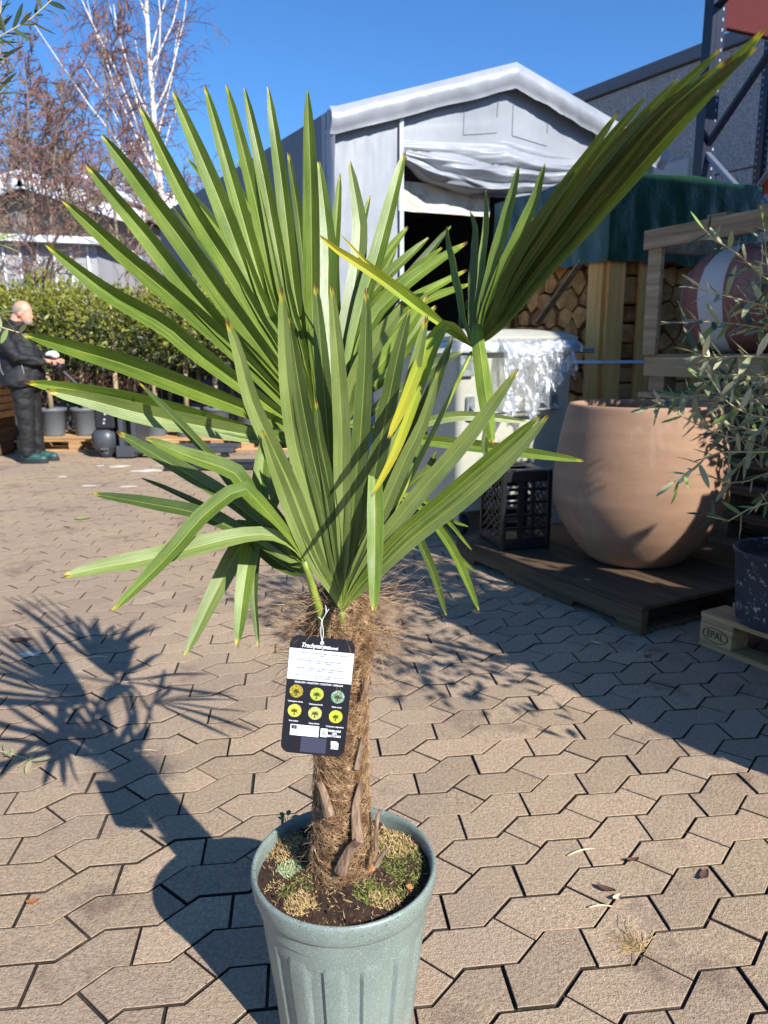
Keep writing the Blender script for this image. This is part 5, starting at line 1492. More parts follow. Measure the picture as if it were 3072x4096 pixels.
a0, z0 = hall_a(596, 176); a1, z1 = hall_a(690, 158)
mb = MB(); c = h0+HU*((a0+a1)/2)-HV*.02; c.z = z1-.2; mb.box(c, (abs(a1-a0), .06, .4), math.atan2(HU.y, HU.x), .01); obj('lintel_band', mb, 'concrete_smooth', hall)

# ---- pallet racking
def mat_blue():
    t = NT('rack_blue'); co = t.ramp(t.noise(6, 4, .6), [(.3, lin(11,16,34)), (.7, lin(20,27,52))]); t.set(co, .42)
mat_blue()
plain('rack_red', lin(78,8,9), .85, .15, 5, .05); plain('rack_orange', lin(196,66,32), .45, .12, 5, .05); plain('rack_galv', lin(120,126,136), .4, .1, 10, .05, metallic=.5); plain('hole_dot', lin(150,160,176), .6, .1, 10, 0)
RA = R(23.0); rv, ru = basis(RA)
def rack_frame(name, base, height, depth, label, beams, mat_beam, pw=.135, nbr=3, bay=2.7, dots=True):
    t = thing(name, base, label, 'rack', None, RA)
    for y in (0, -depth):
        mb = MB()
        mb.box((-.0, y, height/2), (pw*.25, .10, height)); mb.box((pw*.31, y-.035, height/2), (pw*.62-.012, .03, height), None, .003); mb.box((pw*.31, y+.035, height/2), (pw*.62-.012, .03, height), None, .003)
        p = obj('upright', mb, 'rack_blue', t, local=True)
        if dots:
            mb = MB()
            for k in range(int(height/.075)):
                z = .1+k*.075; mb.box((-pw*.125-.001, y+.02, z), (.004, .014, .022)); mb.box((pw*.31, y-.0505, z), (.016, .003, .024))
            obj('slots', mb, 'hole_dot', p, local=True, kind='stuff')
        mb = MB(); mb.box((pw*.2, y, .006), (.16, .15, .012), None, .002); obj('foot_plate', mb, 'rack_galv', t, local=True)
    step = (height-.6)/nbr
    for k in range(nbr):
        z0 = .3+k*step; a, b = (0, -.0, z0), (0, -depth, z0+step)
        if k % 2: a, b = (0, -depth, z0), (0, 0, z0+step)
        mb = MB(); mb.bar(Vector(a)+Vector((pw*.05,0,0)), Vector(b)+Vector((pw*.05,0,0)), .03, .055, (1,0,0), .003); obj('brace', mb, 'rack_galv', t, local=True)
    for z, y in beams:
        mb = MB(); mb.box((pw*.6+bay/2, y, z), (bay, .05, .16), None, .006); obj('beam', mb, mat_beam, t, local=True)
        mb = MB(); mb.box((pw*.62+.004, y-.01, z), (.03, .07, .24), None, .004); obj('connector', mb, mat_beam, t, local=True)
    return t
RB = PY(704, 100, 6.75); RB.z = 0
zb_r = PY(735, 15, 6.9).z
rk = thing('pallet_rack', RB, 'dark blue rack upright with red top beam and crossed braces behind the tarpaulin', 'rack', None, RA)
PWID = .145; RH = 4.45
for y in (0.0, -1.1):
    mb = MB(); mb.box((0, y, RH/2), (PWID*.3, .10, RH), None, .003); mb.box((PWID*.48, y-.034, RH/2), (PWID*.66, .03, RH), None, .003); mb.box((PWID*.48, y+.034, RH/2), (PWID*.66, .03, RH), None, .003)
    p = obj('upright', mb, 'rack_blue', rk, local=True)
    mb = MB()
    for k in range(57): mb.box((PWID*.60, y-.0505, .1+k*.075), (.014, .003, .022))
    obj('slots', mb, 'hole_dot', p, local=True, kind='stuff')
    mb = MB(); mb.box((.04, y, .006), (.18, .16, .012), None, .002); obj('foot_plate', mb, 'rack_galv', rk, local=True)
zn = PY(700, 150, 6.75).z
for z0, z1 in ((zn, zn+1.05), (zn, zn-1.05), (zn+1.05, min(zn+2.1, RH-.05)), (zn-1.05, .3)):
    mb = MB(); mb.bar((.04, .0, z0), (.04, -1.1, z1), .035, .06, (1,0,0), .004); obj('brace', mb, 'rack_blue' if z1 > z0 else 'rack_galv', rk, local=True)
for y in (0.0, -1.1):
    mb = MB(); mb.box((PWID*.85+1.35, y, zb_r), (2.7, .05, .28 if y == 0 else .16), None, .006); obj('beam', mb, 'rack_red', rk, local=True)
    mb = MB(); mb.box((PWID*.85+.004, y-.004, zb_r), (.03, .075, .34), None, .004); obj('connector', mb, 'rack_red', rk, local=True)
R2 = PY(755, 200, 9.2); R2.z = 0
zo = PY(760, 185, 9.2).z
rack_frame('pallet_rack', R2, 4.6, 1.1, 'slim blue rack upright with orange beam carrying piled pallets', [(zo, 0), (zo, -1.1)], 'rack_orange', pw=.125)
lvl = 0
p2 = make_pallet((R2.x+rv.x*.10-ru.x*1.0, R2.y+rv.y*.10-ru.y*1.0, zo+.082), RA, 'wooden pallet lying on the orange rack beam', 'wooden pallets')
plain('drum_black', lin(44,44,48), .6, .3, 8, .3)
for k in range(2):
    bb = Vector((R2.x, R2.y, 0))+rv*(.42+.0*k)-ru*(.6-.0*k); bb.z = zo+.082+.144+k*1.10
    bt = thing('black_bundle', bb, ['ribbed black bundle of nested pots on the rack pallet', 'ribbed black bundle stacked above another on the rack'][k], 'bundle')
    mb = MB(); pr_ = []
    for q in range(14): pr_ += [(.27, q*.075), (.30, q*.075+.02), (.30, q*.075+.05), (.27, q*.075+.07)]
    pr_.append((.0, 14*.075)); mb.lathe([(0,0)]+pr_, 28); obj('stack', mb, 'drum_black', bt, local=True, smooth=False)
# ================================================================== LEFT BACKGROUND
# ---- rows of standard trees in pots on pallets
def mat_leafs(name, a, b, c, trans=.3, rough=.45):
    t = NT(name); co = t.ramp(t.noise(11, 3, .7), [(.3, a), (.5, b), (.72, c)])
    t.set(co, rough); t.translucent(t.mix(1.0, co, (1.4,1.4,.6,1), 'MULTIPLY'), trans)
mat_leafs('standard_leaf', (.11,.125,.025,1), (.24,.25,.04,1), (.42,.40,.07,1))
mat_leafs('standard_leaf_shaded', (.030,.042,.020,1), (.060,.078,.036,1), (.11,.13,.06,1), .15)  # darker leaf colour standing in for the shade low in the crowns
plain('standard_bark', lin(172,150,116), .85, .2, 20, .3); plain('pot_grey', lin(98,104,108), .5, .15, 6, .1); plain('stake', lin(196,158,104), .8, .15, 10, .2)
def leaf_cloud(n, rx, rz, size, seed, shell=.55):
    r_ = random.Random(seed); mb = MB()
    for q in range(n):
        while True:
            p = Vector((r_.uniform(-1,1), r_.uniform(-1,1), r_.uniform(-1,1)))
            if p.length < 1: break
        if r_.random() < shell and p.length > .05: p = p.normalized()*(1-.3*r_.random()**2)
        lump = 1+.28*noise.noise(p*2.2+Vector((seed,0,0)))+.18*noise.noise(p*5+Vector((0,seed,0)))
        c = Vector((p.x*rx*lump, p.y*rx*lump, p.z*rz*lump))
        d = (p+Vector((r_.uniform(-1,1), r_.uniform(-1,1), r_.uniform(-.6,1.3)))).normalized(); s = d.orthogonal(); s = Quaternion(d, r_.uniform(0,6.28)) @ s; s.normalize()
        L = size*r_.uniform(.6, 1.3); w = L*.22; nn = s.cross(d)*L*.06
        mb.add([c, c+d*L*.45+s*w+nn, c+d*L, c+d*L*.45-s*w+nn], [(0,1,2),(0,2,3)])
    return mb
cl_mesh = []
for k in range(3):
    up = leaf_cloud(1100, .48, .46, .075, k+1); cl_mesh.append(up.mesh('crown', 'standard_leaf'))
dk_mesh = [leaf_cloud(900, .47, .36, .07, k+11).mesh('crown_underside', 'standard_leaf_shaded') for k in range(3)]
tk = MB(); tk.tube([(0,0,.30), (.01,.0,.7), (-.008,.01,1.2), (0,0,1.6)], [.034,.030,.026,.018], 8); tk_me = tk.mesh('trunk', 'standard_bark', True)
for k in range(7): pass
pm = MB(); pm.lathe([(0,.0),(.125,.0),(.13,.01),(.155,.30),(.175,.31),(.178,.345),(.168,.35),(.160,.33),(.0,.315)], 24); pot_me = pm.mesh('pot_wall', 'pot_grey', True)
std_tree = None
def std(px, Y, zbase, k, lab):
    g = PY(px, 400, Y)
    t = thing('standard_tree', (g.x, Y, zbase), lab, 'tree', 'potted standard trees in rows')
    p = link('pot', pot_me, t); q = link('trunk', tk_me, t)
    q.rotation_euler = (jit(.03), jit(.03), rnd.uniform(0,6))
    c = link('crown', cl_mesh[k % 3], t, (jit(.05), jit(.05), 1.42+jit(.06)), (0,0,rnd.uniform(0,6.28))); s = rnd.uniform(.9, 1.1); c.scale = (s, s, s*rnd.uniform(.9,1.15))
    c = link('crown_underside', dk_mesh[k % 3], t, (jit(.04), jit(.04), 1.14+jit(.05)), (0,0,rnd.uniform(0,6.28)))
    return t
k = 0
rows_ = [(9.55, [-12,18,53,81,118,152,184,216,248,282,316], 'potted standard tree with clipped pale crown, front row beside the pallet truck'),
         (10.6, [-5,28,62,98,133,168,202,236,270,300], 'potted standard tree with clipped pale crown, middle row of the tree stock'),
         (11.8, [-8,24,60,92,124,158,190,222,256,290], 'potted standard tree with clipped pale crown, rear row against the thicket')]
for Y, xs, lab in rows_:
    for x in xs:
        std(x+jit(3), Y+jit(.12), .145 if Y < 11 else 0.0, k, lab); k += 1
base_pallet = None
for i, (px, Y) in enumerate(((70,9.05), (170,9.05), (245,9.1), (-25, 9.05))):
    g = PY(px, 400, Y); make_pallet((g.x-.6, Y, 0), jit(.03), ['reddish pallet under the grey pots behind the man', 'wooden pallet under the grey pots beyond the truck forks', 'wooden pallet under the grey pots next to the tent wall', 'wooden pallet at the end of the tree row beyond the man'][i], 'wooden pallets')
    make_pallet((g.x-.6, Y+1.1, 0), jit(.03), ['pallet under the middle tree row behind the man', 'pallet under the middle tree row behind the truck', 'pallet under the middle tree row near the tent', 'pallet at the outer end of the middle tree row'][i], 'wooden pallets')
# stacked boards catching the sun at the yard's edge
sb = PY(4, 400, 8.9); tim = thing('timber_stack', (sb.x-.35, 8.9, 0), 'stack of orange boards at the yard edge behind the man', 'timber')
for j in range(9):
    mb = MB(); mb.box((sb.x-.35+jit(.02), 8.9+jit(.02), .48+j*.085), (.75, .5, .075), jit(.03), .006); obj('board', mb, 'wood_new_x', tim)
mb = MB(); mb.box((sb.x-.35, 8.9, .22), (.7, .45, .43), None, .01); obj('trestle', mb, 'wood_dark', tim)
plain('fence_brown', lin(84,56,42), .85, .25, 5, .2)  # fence added as a dark backdrop between the tree trunks
fn = thing('backdrop_fence', (-2.2, 13.2, 0), 'low brown board fence added as a dark backdrop behind the potted trees', 'fence')
for k in range(52):
    mb = MB(); mb.box((-7.6+k*.152, 13.2+jit(.008), .55), (.146, .022, 1.1+jit(.02)), None, .002); obj('fence_board', mb, 'fence_brown', fn)

# ---- man with a pallet truck
plain('skin', lin(214,150,124), .5, .10, 14, .1, .003, 80, Subsurface_Weight=.08)
plain('hair_grey', lin(150,132,120), .8, .15, 60, .3, .003, 200); plain('eye_dark', lin(30,24,22), .3, .1, 10, 0)
plain('jacket', lin(25,25,27), .72, .2, 10, .5, .015, 16); plain('trousers', lin(26,25,25), .75, .2, 10, .5, .015, 14); plain('seam_grey', lin(140,140,144), .6, .1, 10, 0)
plain('shoe_teal', lin(44,78,74), .5, .35, 26, .2); plain('shoe_sole', lin(36,38,40), .7, .15, 20, .1); plain('glove_white', lin(226,228,224), .7, .08, 30, .2)
MP = PG(36, 462); MP.z = 0
man = thing('person', MP, 'bald man in black work jacket and trousers holding the pallet truck handle', 'person')
man.scale = (1,1,1)
def mw(p): return Vector(p)+MP
def caps(mb, lst):
    for a, b, ra, rb in lst: capsule(mb, mw(a), mw(b), ra, rb)
# head, neck and hands: one skin
mb = MB()
ellipsoid(mb, mw((.022,0,1.615)), (.100,.076,.105), Matrix.Rotation(R(18), 3, 'Y'))
ellipsoid(mb, mw((.060,0,1.555)), (.062,.060,.085), Matrix.Rotation(R(14), 3, 'Y'))
ellipsoid(mb, mw((.078,0,1.505)), (.042,.046,.042))
caps(mb, [((.108,0,1.575),(.124,0,1.548),.010,.015), ((.075,0,1.60),(.105,0,1.605),.045,.022), ((-.03,0,1.56),(-.085,0,1.42),.062,.075)])
for sg in (-1, 1):
    ellipsoid(mb, mw((.022, sg*.078, 1.578)), (.018,.010,.030), Matrix.Rotation(R(15), 3, 'Y'), 10, 6)
caps(mb, [((.106,-.02,1.506),(.106,.02,1.506),.010,.010)])
head = remesh(mb, 'body', 'skin', .009, 3, man)
mb = MB()
for sg in (-1, 1): ellipsoid(mb, mw((.102, sg*.030, 1.575)), (.007,.008,.006), None, 8, 5)
obj('eyes', mb, 'eye_dark', head, smooth=True, kind='stuff')
def hair_fn(a, b):
    th = R(75)+R(210)*a; ph = R(-22)+R(40)*b
    p = Matrix.Rotation(R(18), 3, 'Y') @ Vector((.1035*math.cos(ph)*math.cos(th), .0795*math.cos(ph)*math.sin(th), .1085*math.sin(ph)))
    return mw((.020,0,1.617))+p
mb = MB(); mb.grid(hair_fn, 24, 8); obj('hair', mb, 'hair_grey', head, smooth=True)
mb = MB(); mb.grid(lambda a, b: mw((.066,0,1.505))+Vector((.056*math.cos(R(-100+200*a))*math.cos(R(-35+45*b)), .052*math.sin(R(-100+200*a))*math.cos(R(-35+45*b)), .052*math.sin(R(-35+45*b)))), 18, 6); obj('beard', mb, 'hair_grey', head, smooth=True)
def hand(c, d, sg, nm):
    """Palm and five fingers closed round a bar running across (y)."""
    mb = MB(); c = Vector(c)
    ellipsoid(mb, mw(c), (.045,.040,.022), Matrix.Rotation(R(20), 3, 'Y'), 12, 7)
    capsule(mb, mw(c+Vector((-.07,0,.004))), mw(c+Vector((-.03,0,.002))), .027, .028)
    for k, (dy, L) in enumerate(((-.030,.030), (-.010,.036), (.010,.034), (.029,.026))):
        a = c+Vector((.034, dy, .008)); b = a+Vector((L, 0, -.012)); e = b+Vector((-.004, 0, -.030)); f = e+Vector((-.024, 0, -.006))
        for p, q, r0, r1 in ((a,b,.0098,.0092), (b,e,.0092,.0085), (e,f,.0085,.0078)): capsule(mb, mw(p), mw(q), r0, r1, 8)
    a = c+Vector((.0, -sg*.036, -.002)); b = a+Vector((.030, -sg*.006, -.014)); e = b+Vector((.020, sg*.010, -.016))
    capsule(mb, mw(a), mw(b), .0115, .0105, 8); capsule(mb, mw(b), mw(e), .0105, .009, 8)
    return remesh(mb, nm, 'skin', .0055, 2, man)
hand((.285,-.07,1.088), 1, -1, 'hand'); hand((.30,.10,1.10), 1, 1, 'hand')
mb = MB(); ellipsoid(mb, mw((.265,.04,1.168)), (.07,.05,.030), Matrix.Rotation(R(-12), 3, 'Y')); ellipsoid(mb, mw((.30,.05,1.15)), (.05,.04,.035)); 
wp = remesh(mb, 'paper_wad', 'glove_white', .012, 2); tag(wp, 'crumpled white cloth held above the truck handle by the man', 'cloth')
# jacket
mb = MB()
ellipsoid(mb, mw((-.055,0,1.10)), (.225,.215,.255)); ellipsoid(mb, mw((-.10,0,1.27)), (.165,.225,.17)); ellipsoid(mb, mw((-.035,0,.965)), (.225,.21,.15))
caps(mb, [((-.10,-.13,1.385),(-.10,.13,1.385),.085,.085), ((-.075,0,1.44),(-.045,0,1.475),.082,.076)])
caps(mb, [((-.11,-.195,1.35),(.015,-.235,1.13),.078,.066), ((.015,-.235,1.13),(.225,-.10,1.083),.064,.047), ((-.11,.195,1.35),(.02,.235,1.14),.078,.066), ((.02,.235,1.14),(.235,.12,1.10),.064,.047)])
caps(mb, [((-.04,-.08,.90),(-.04,.08,.90),.17,.17)])
capsule(mb, mw((-.045,-.06,.90)), mw((-.045,.06,.90)), .205, .205)
jk = remesh(mb, 'jacket', 'jacket', .013, 4, man, fold=.016, cut=.83)
mb = MB(); mb.lathe([(.088,.0),(.092,.03),(.090,.055),(.080,.06),(.078,.02)], 26); M_ = Matrix.Translation(mw((-.058,0,1.452))) @ Matrix.Rotation(R(22), 4, 'Y')
mb.v = [tuple(M_ @ Vector(v)) for v in mb.v]; obj('collar', mb, 'jacket', jk, smooth=True)
for pts in ([(-.16,-.245,1.30),(-.155,-.255,1.14),(-.15,-.245,1.0),(-.13,-.215,.93)], [(.05,-.20,1.06),(.065,-.205,.98),(.06,-.19,.90)]):
    mb = MB(); mb.tube(spline([mw(p) for p in pts], 10), .0045, 5); obj('piping', mb, 'seam_grey', jk, smooth=True)
mb = MB()
caps(mb, [((-.03,-.07,.86),(-.03,.07,.86),.145,.145), ((-.025,-.095,.82),(-.005,-.10,.47),.118,.092), ((-.005,-.10,.47),(-.03,-.10,.13),.092,.074), ((-.035,.095,.82),(-.03,.10,.47),.118,.092), ((-.03,.10,.47),(-.01,.10,.13),.092,.074)])
remesh(mb, 'trousers', 'trousers', .013, 3, man, fold=.014)
for x0, y0 in ((-.035,-.10), (.0,.10)):
    mb = MB(); ellipsoid(mb, mw((x0+.06, y0, .062)), (.135,.050,.050)); ellipsoid(mb, mw((x0-.01, y0, .085)), (.065,.050,.060)); ellipsoid(mb, mw((x0+.15,y0,.052)), (.065,.048,.040))
    sh = remesh(mb, 'shoe', 'shoe_teal', .009, 3, man)
    mb = MB(); P = []
    for k in range(20):
        a = 2*math.pi*k/20; P.append(mw((x0+.065+.155*math.cos(a), y0+(.052+.006*math.cos(a))*math.sin(a), .001)))
    mb.prism(P, (0,0,.034)); obj('sole', mb, 'shoe_sole', sh)

plain('truck_grey', lin(66,69,74), .4, .15, 6, .05); plain('truck_dark', lin(34,35,38), .5, .15, 6, .05); plain('steel_worn', lin(112,114,118), .45, .2, 9, .1, metallic=.6)
TP = PG(107, 457); TP.z = 0
truck = thing('pallet_truck', TP, 'grey electric pallet truck with raised handle and forks under the pallets', 'pallet truck')
def tk_(nm, mb, mat, sm=False, parent=None, **kw): return obj(nm, mb, mat, parent or truck, smooth=sm, **kw)
tw = lambda p: Vector(p)+TP
mb = MB(); mb.box(tw((.0,.1,.20)), (.27,.46,.28), None, .07); tk_('motor_cover', mb, 'truck_grey', True, auto=50)
mb = MB(); mb.box(tw((.04,.1,.45)), (.22,.42,.24), None, .02); tk_('battery_box', mb, 'truck_dark')
mb = MB(); mb.box(tw((.02,-.105,.16)), (.10,.03,.14), None, .008); tk_('drive_flange', mb, 'steel_worn')
mb = MB(); mb.tube([tw((.03,-.08,.075)), tw((.03,.0,.075))], .075, 18); w_ = tk_('drive_wheel', mb, 'rubber')
mb = MB(); mb.tube([tw((.03,-.086,.075)), tw((.03,-.07,.075))], .035, 14); obj('hub', mb, 'steel_worn', w_)
for z in (.40,.44,.50):
    mb = MB(); mb.tube([tw((-.04+z*.2,-.118,z)), tw((-.04+z*.2,-.108,z))], .012, 8); tk_('bolt', mb, 'steel_white')
for x in (.20, .34):
    mb = MB(); mb.box(tw((x+.03,.10,.33)), (.055,.50,.62), None, .01); tk_('mast_plate', mb, 'truck_grey')
mb = MB(); mb.box(tw((.27,.10,.08)), (.20,.56,.13), None, .01); tk_('chassis', mb, 'truck_grey')
for y in (-.09, .29):
    mb = MB(); mb.box(tw((.92,y,.085)), (1.12,.16,.055), None, .012); tk_('fork', mb, 'truck_grey')
    mb = MB(); mb.tube([tw((1.38,y-.05,.04)), tw((1.38,y+.05,.04))], .04, 12); tk_('fork_roller', mb, 'rubber')
hA = MP+Vector((.33,.015,1.03)); 
mb = MB(); mb.tube([tw((-.02,.1,.42)), tw((-.09,.1,.60)), hA+Vector((.03,.06,-.05))], [.028,.022,.020], 8); tk_('handle_shaft', mb, 'truck_dark', True)
mb = MB(); mb.tube([hA+Vector((.0,-.14,.02)), hA+Vector((.0,.18,.02))], .017, 10); mb.box(hA+Vector((.015,.02,.0)), (.08,.10,.06), None, .015); tk_('handle_grip', mb, 'truck_dark', True, auto=40)
lp = PG(212, 470); lp.z = 0
ld = thing('loading_plate', lp, 'low dark steel loading plate lying on the paving before the tree pallets', 'steel plate')
mb = MB(); mb.box(lp+Vector((0,.15,.035)), (.95,.42,.05), .04, .008); obj('plate', mb, 'truck_dark', ld)
mb = MB(); mb.box(lp+Vector((0,.15,.068)), (.90,.03,.016), .04, .004); obj('rib', mb, 'truck_grey', ld)
mb = MB(); mb.box(lp+Vector((0,.15,.006)), (.80,.30,.012), .04); obj('pad', mb, 'rubber', ld)

# ---- houses beyond the trees
plain('roof_white', lin(226,226,228), .6, .05, 2, .1); plain('house_wall', lin(128,120,116), .85, .12, 2, .2); plain('house_white', lin(164,162,164), .8, .06, 2, .1); plain('eave_brown', lin(120,84,66), .8, .1, 3, .1); plain('window_dark', lin(52,58,70), .15, .1, 3, 0)
def house(name, apex, eave_r, Y, back, label, wallmat, flip=1.0, barge=.30):
    A, E = PY(*apex, Y), PY(*eave_r, Y+.0)
    half = abs(E.x-A.x); zr, ze = A.z, E.z; x0 = A.x
    t = thing(name, (x0, Y, 0), label, 'house')
    mb = MB(); mb.prism([Vector((x0-half*.94,Y,-.02)), Vector((x0+half*.94,Y,-.02)), Vector((x0+half*.94,Y,ze-.0)), Vector((x0,Y,zr-.25)), Vector((x0-half*.94,Y,ze-.0))], (0,back,0)); obj('wall', mb, wallmat, t)
    for sg in (-1, 1):
        a, b = Vector((x0, Y-.5, zr)), Vector((x0+sg*half, Y-.5, ze)); d = (b-a).normalized(); nn = Vector((-d.z*sg, 0, abs(d.x)))
        mb = MB(); mb.prism([a, b, b+nn*.12, a+nn*.12], (0, back+.8, 0)); rf = obj('roof', mb, 'roof_white', t)
        mb = MB(); mb.prism([a-Vector((0,.04,0))-nn*barge, b-Vector((0,.04,0))-nn*barge*.9, b-Vector((0,.04,0))+nn*.13, a-Vector((0,.04,0))+nn*.13], (0,.035,0)); obj('barge_board', mb, 'roof_white', rf)
    for k in (-.45, .35):
        mb = MB(); mb.box((x0+half*k, Y-.03, ze-.9), (half*.22, .05, 1.0), None, .01); w = obj('window', mb, 'window_dark', t)
        mb = MB(); mb.box((x0+half*k, Y-.05, ze-1.43), (half*.26, .10, .06), None, .005); obj('sill', mb, 'roof_white', w)
    return t
house('gabled_house', (28.6,179), (152,221), 21.0, 9.0, 'grey gabled house with white roof edges behind the bare trees', 'house_wall')
h2 = thing('white_roofed_house', PY(120,200,27).xy.to_3d(), 'house with a long plain white roof beyond the gabled house', 'house')
r0, r1, e1, e0 = PY(72,170,25.5), PY(180,196,30.0), PY(176,213,27.2), PY(106,192,23.5)
mb = MB(); mb.prism([r0, r1, e1, e0], (0,.02,-.18)); rf = obj('roof', mb, 'roof_white', h2)
mb = MB(); q = [Vector((e0.x+.2,e0.y+.4,0)), Vector((e1.x,e1.y+.4,0)), Vector((r1.x+1.2,r1.y+3,0)), Vector((r0.x-.6,r0.y+3,0))]
mb.add([*q, *[Vector((p.x,p.y,e1.z-.1)) for p in q]], [(0,1,5,4),(1,2,6,5),(2,3,7,6),(3,0,4,7),(4,5,6,7)]); obj('wall', mb, 'house_wall', h2)
bk0, bk1 = r0+Vector((-1.6,5,-2.2)), r1+Vector((1.5,5,-2.2)); mb = MB(); mb.prism([r0, bk0, bk1, r1], (0,.02,-.18)); obj('roof', mb, 'roof_white', h2)
mb = MB(); mb.bar(e0+Vector((0,-.1,-.25)), e1+Vector((0,-.1,-.25)), .05, .22); obj('eave_board', mb, 'eave_brown', rf)
h3 = thing('white_shed', PY(40,250,17.5).xy.to_3d(), 'low white shed half hidden behind the tree stock', 'shed')
s0, s1 = PY(-40,240,17.5), PY(96,246,17.5)
mb = MB(); mb.prism([Vector((s0.x,17.5,0)), Vector((s1.x,17.5,0)), Vector((s1.x,17.5,s1.z)), Vector((s0.x,17.5,s0.z))], (0,3.0,0)); obj('wall', mb, 'house_white', h3)
mb = MB(); mb.prism([Vector((s0.x-.2,17.2,s0.z)), Vector((s1.x+.2,17.2,s1.z)), Vector((s1.x+.2,17.2,s1.z+.14)), Vector((s0.x-.2,17.2,s0.z+.14))], (0,3.6,0)); obj('roof', mb, 'roof_white', h3)
for k in range(8):
    mb = MB(); x = s0.x+(s1.x-s0.x)*(k+.5)/8; mb.box((x, 17.48, s1.z/2), (.05,.05,s1.z-.02), None, .006); obj('cover_strip', mb, 'roof_white', h3)

# ---- bare trees
def mat_birch():
    t = NT('birch_bark'); v = t.map((1,1,5))
    co = t.ramp(t.noise(3.2, 5, .7, v), [(.3, lin(120,108,98)), (.42, lin(208,198,184)), (.7, lin(236,230,220))]); t.set(co, .8)
mat_birch()
plain('twig_red', lin(118,84,76), .8, .2, 3, 0); plain('twig_brown', lin(120,100,78), .85, .2, 3, 0); plain('bark_brown', lin(128,112,92), .85, .2, 6, .3); plain('catkin', lin(132,92,60), .8, .15, 6, 0)
def bare_tree(seed, H, r0, nb, up, spread, twigs, trunk_mat, twig_mat, thick=.35, droop=0.0, lean=(0,0), trunks=1, catkins=False):
    r_ = random.Random(seed); tr = MB(); tw_ = MB(); ck = MB()
    rv_ = lambda a: Vector((r_.uniform(-a,a), r_.uniform(-a,a), r_.uniform(-a,a)))
    def limb(p, d, L, rad, seg, wob, mb, n=5, upw=.0, endr=.25):
        pts = [p]; rr = [rad]
        for i in range(seg):
            d = (d+rv_(wob)+Vector((0,0,upw))).normalized(); p = p+d*L/seg; pts.append(p); rr.append(rad*(1-(1-endr)*(i+1)/seg))
        mb.tube(pts, rr, n, cap=False); return pts, rr, d
    def twig(p, d, L):
        q = []; a = p
        for i in range(3):
            d = (d+rv_(.25)+Vector((0,0,-droop*(i+1)))).normalized(); a = a+d*L/3; q.append(a)
        tw_.tube([p]+q, [.0095,.0085,.007,.005], 3, cap=False)
        for j in range(twigs):
            b = r_.choice(q); e = (d+rv_(.9)+Vector((0,0,-droop*2))).normalized(); l2 = L*r_.uniform(.35,.8)
            m_ = b+e*l2*.5; f = m_+(e+rv_(.35)+Vector((0,0,-droop*2))).normalized()*l2*.5
            tw_.tube([b, m_, f], [.0075,.006,.004], 3, cap=False)
            if catkins and r_.random() < .10: ck.tube([f, f-Vector((0,0,.10)), f-Vector((0,0,.14))], [.012,.02,.006], 4)
    for tn in range(trunks):
        base = Vector((r_.uniform(-.25,.25)*(trunks > 1), r_.uniform(-.25,.25)*(trunks > 1), 0))
        pts, rr, _ = limb(base, Vector((lean[0]+(r_.uniform(-.25,.25) if trunks > 1 else 0), lean[1], 1)).normalized(), H, r0, 14, .05, tr, 7, .04, .10)
        for k in range(nb):
            f = .22+.76*(k+r_.random())/nb; i = min(13, int(f*14)); p = pts[i].lerp(pts[i+1], f*14-i)
            az = r_.uniform(0, 2*math.pi); d = Vector((math.cos(az)*spread, math.sin(az)*spread, up)).normalized()
            L = H*.42*(1.15-f)*r_.uniform(.7,1.2)+.5
            q, qr, dd = limb(p, d, L, max(.012, rr[i]*thick), 6, .16, tr, 5, .05, .25)
            for m_ in range(1, 7):
                for s_ in range(2):
                    if r_.random() < .25: continue
                    d2 = (dd*.6+rv_(.8)).normalized(); l2 = L*.34*r_.uniform(.5,1.1)*(1.25-m_/8)
                    qq, q2r, d3 = limb(q[m_], d2, l2, .017, 3, .2, tw_, 3, .02, .4)
                    for x in qq[1:]:
                        for s2 in range(2): twig(x, (d3+rv_(.9)).normalized(), l2*.45*r_.uniform(.6,1.2))
        twig(pts[-1], Vector((0,0,1)), .8)
    return tr, tw_, ck
def plant_tree(name, px, py, Y, args, label, group=None, mats=('birch_bark','twig_red'), cat='tree', meshes=None, rotz=0, scale=1.0):
    g = PY(px, py, Y); t = thing(name, (g.x, Y, 0), label, cat, group, rotz)
    if meshes is None:
        tr, tw_, ck = bare_tree(*args[:7], *mats, **args[7]); meshes = [tr.mesh('trunk', mats[0], True), tw_.mesh('twigs', mats[1])]
        if ck.v: meshes.append(ck.mesh('catkins', 'catkin'))
    for m_, nm in zip(meshes, ('trunk', 'twigs', 'catkins')):
        o = link(nm, m_, t)
        if scale != 1: o.scale = (scale,)*3
        if nm != 'trunk': o['kind'] = 'stuff'
    return t, meshes
_, mb1 = plant_tree('birch_tree', 173, 200, 24.0, (3, 16.5, .14, 26, 1.3, .62, 2, dict(thick=.36, droop=.07)), 'tall white-barked birch rising above the white roof', None)
plant_tree('birch_tree', 128, 200, 26.0, (21, 11.5, .07, 14, 1.2, .6, 2, dict(thick=.42, droop=.05, lean=(-.10,0))), 'slender leaning birch between the alder and the tall birch')
_, al = plant_tree('alder_tree', 116, 200, 19.0, (9, 8.6, .07, 13, .9, .7, 2, dict(thick=.5, catkins=True)), 'dark thin alder hung with catkins before the white roof', None, ('bark_brown','twig_red'))
_, th1 = plant_tree('bare_tree', 20, 200, 17.5, (5, 7.2, .07, 13, .8, .8, 1, dict(thick=.5, trunks=2)), 'twiggy bare brown tree before the gabled house, pale twin stems', None, ('bark_brown','twig_red'))
_, th2 = plant_tree('bare_tree', 62, 200, 18.5, (6, 6.6, .06, 13, .7, .9, 1, dict(thick=.5, trunks=2)), 'bushy bare tree with red brown twigs right before the house gable', None, ('bark_brown','twig_brown'))
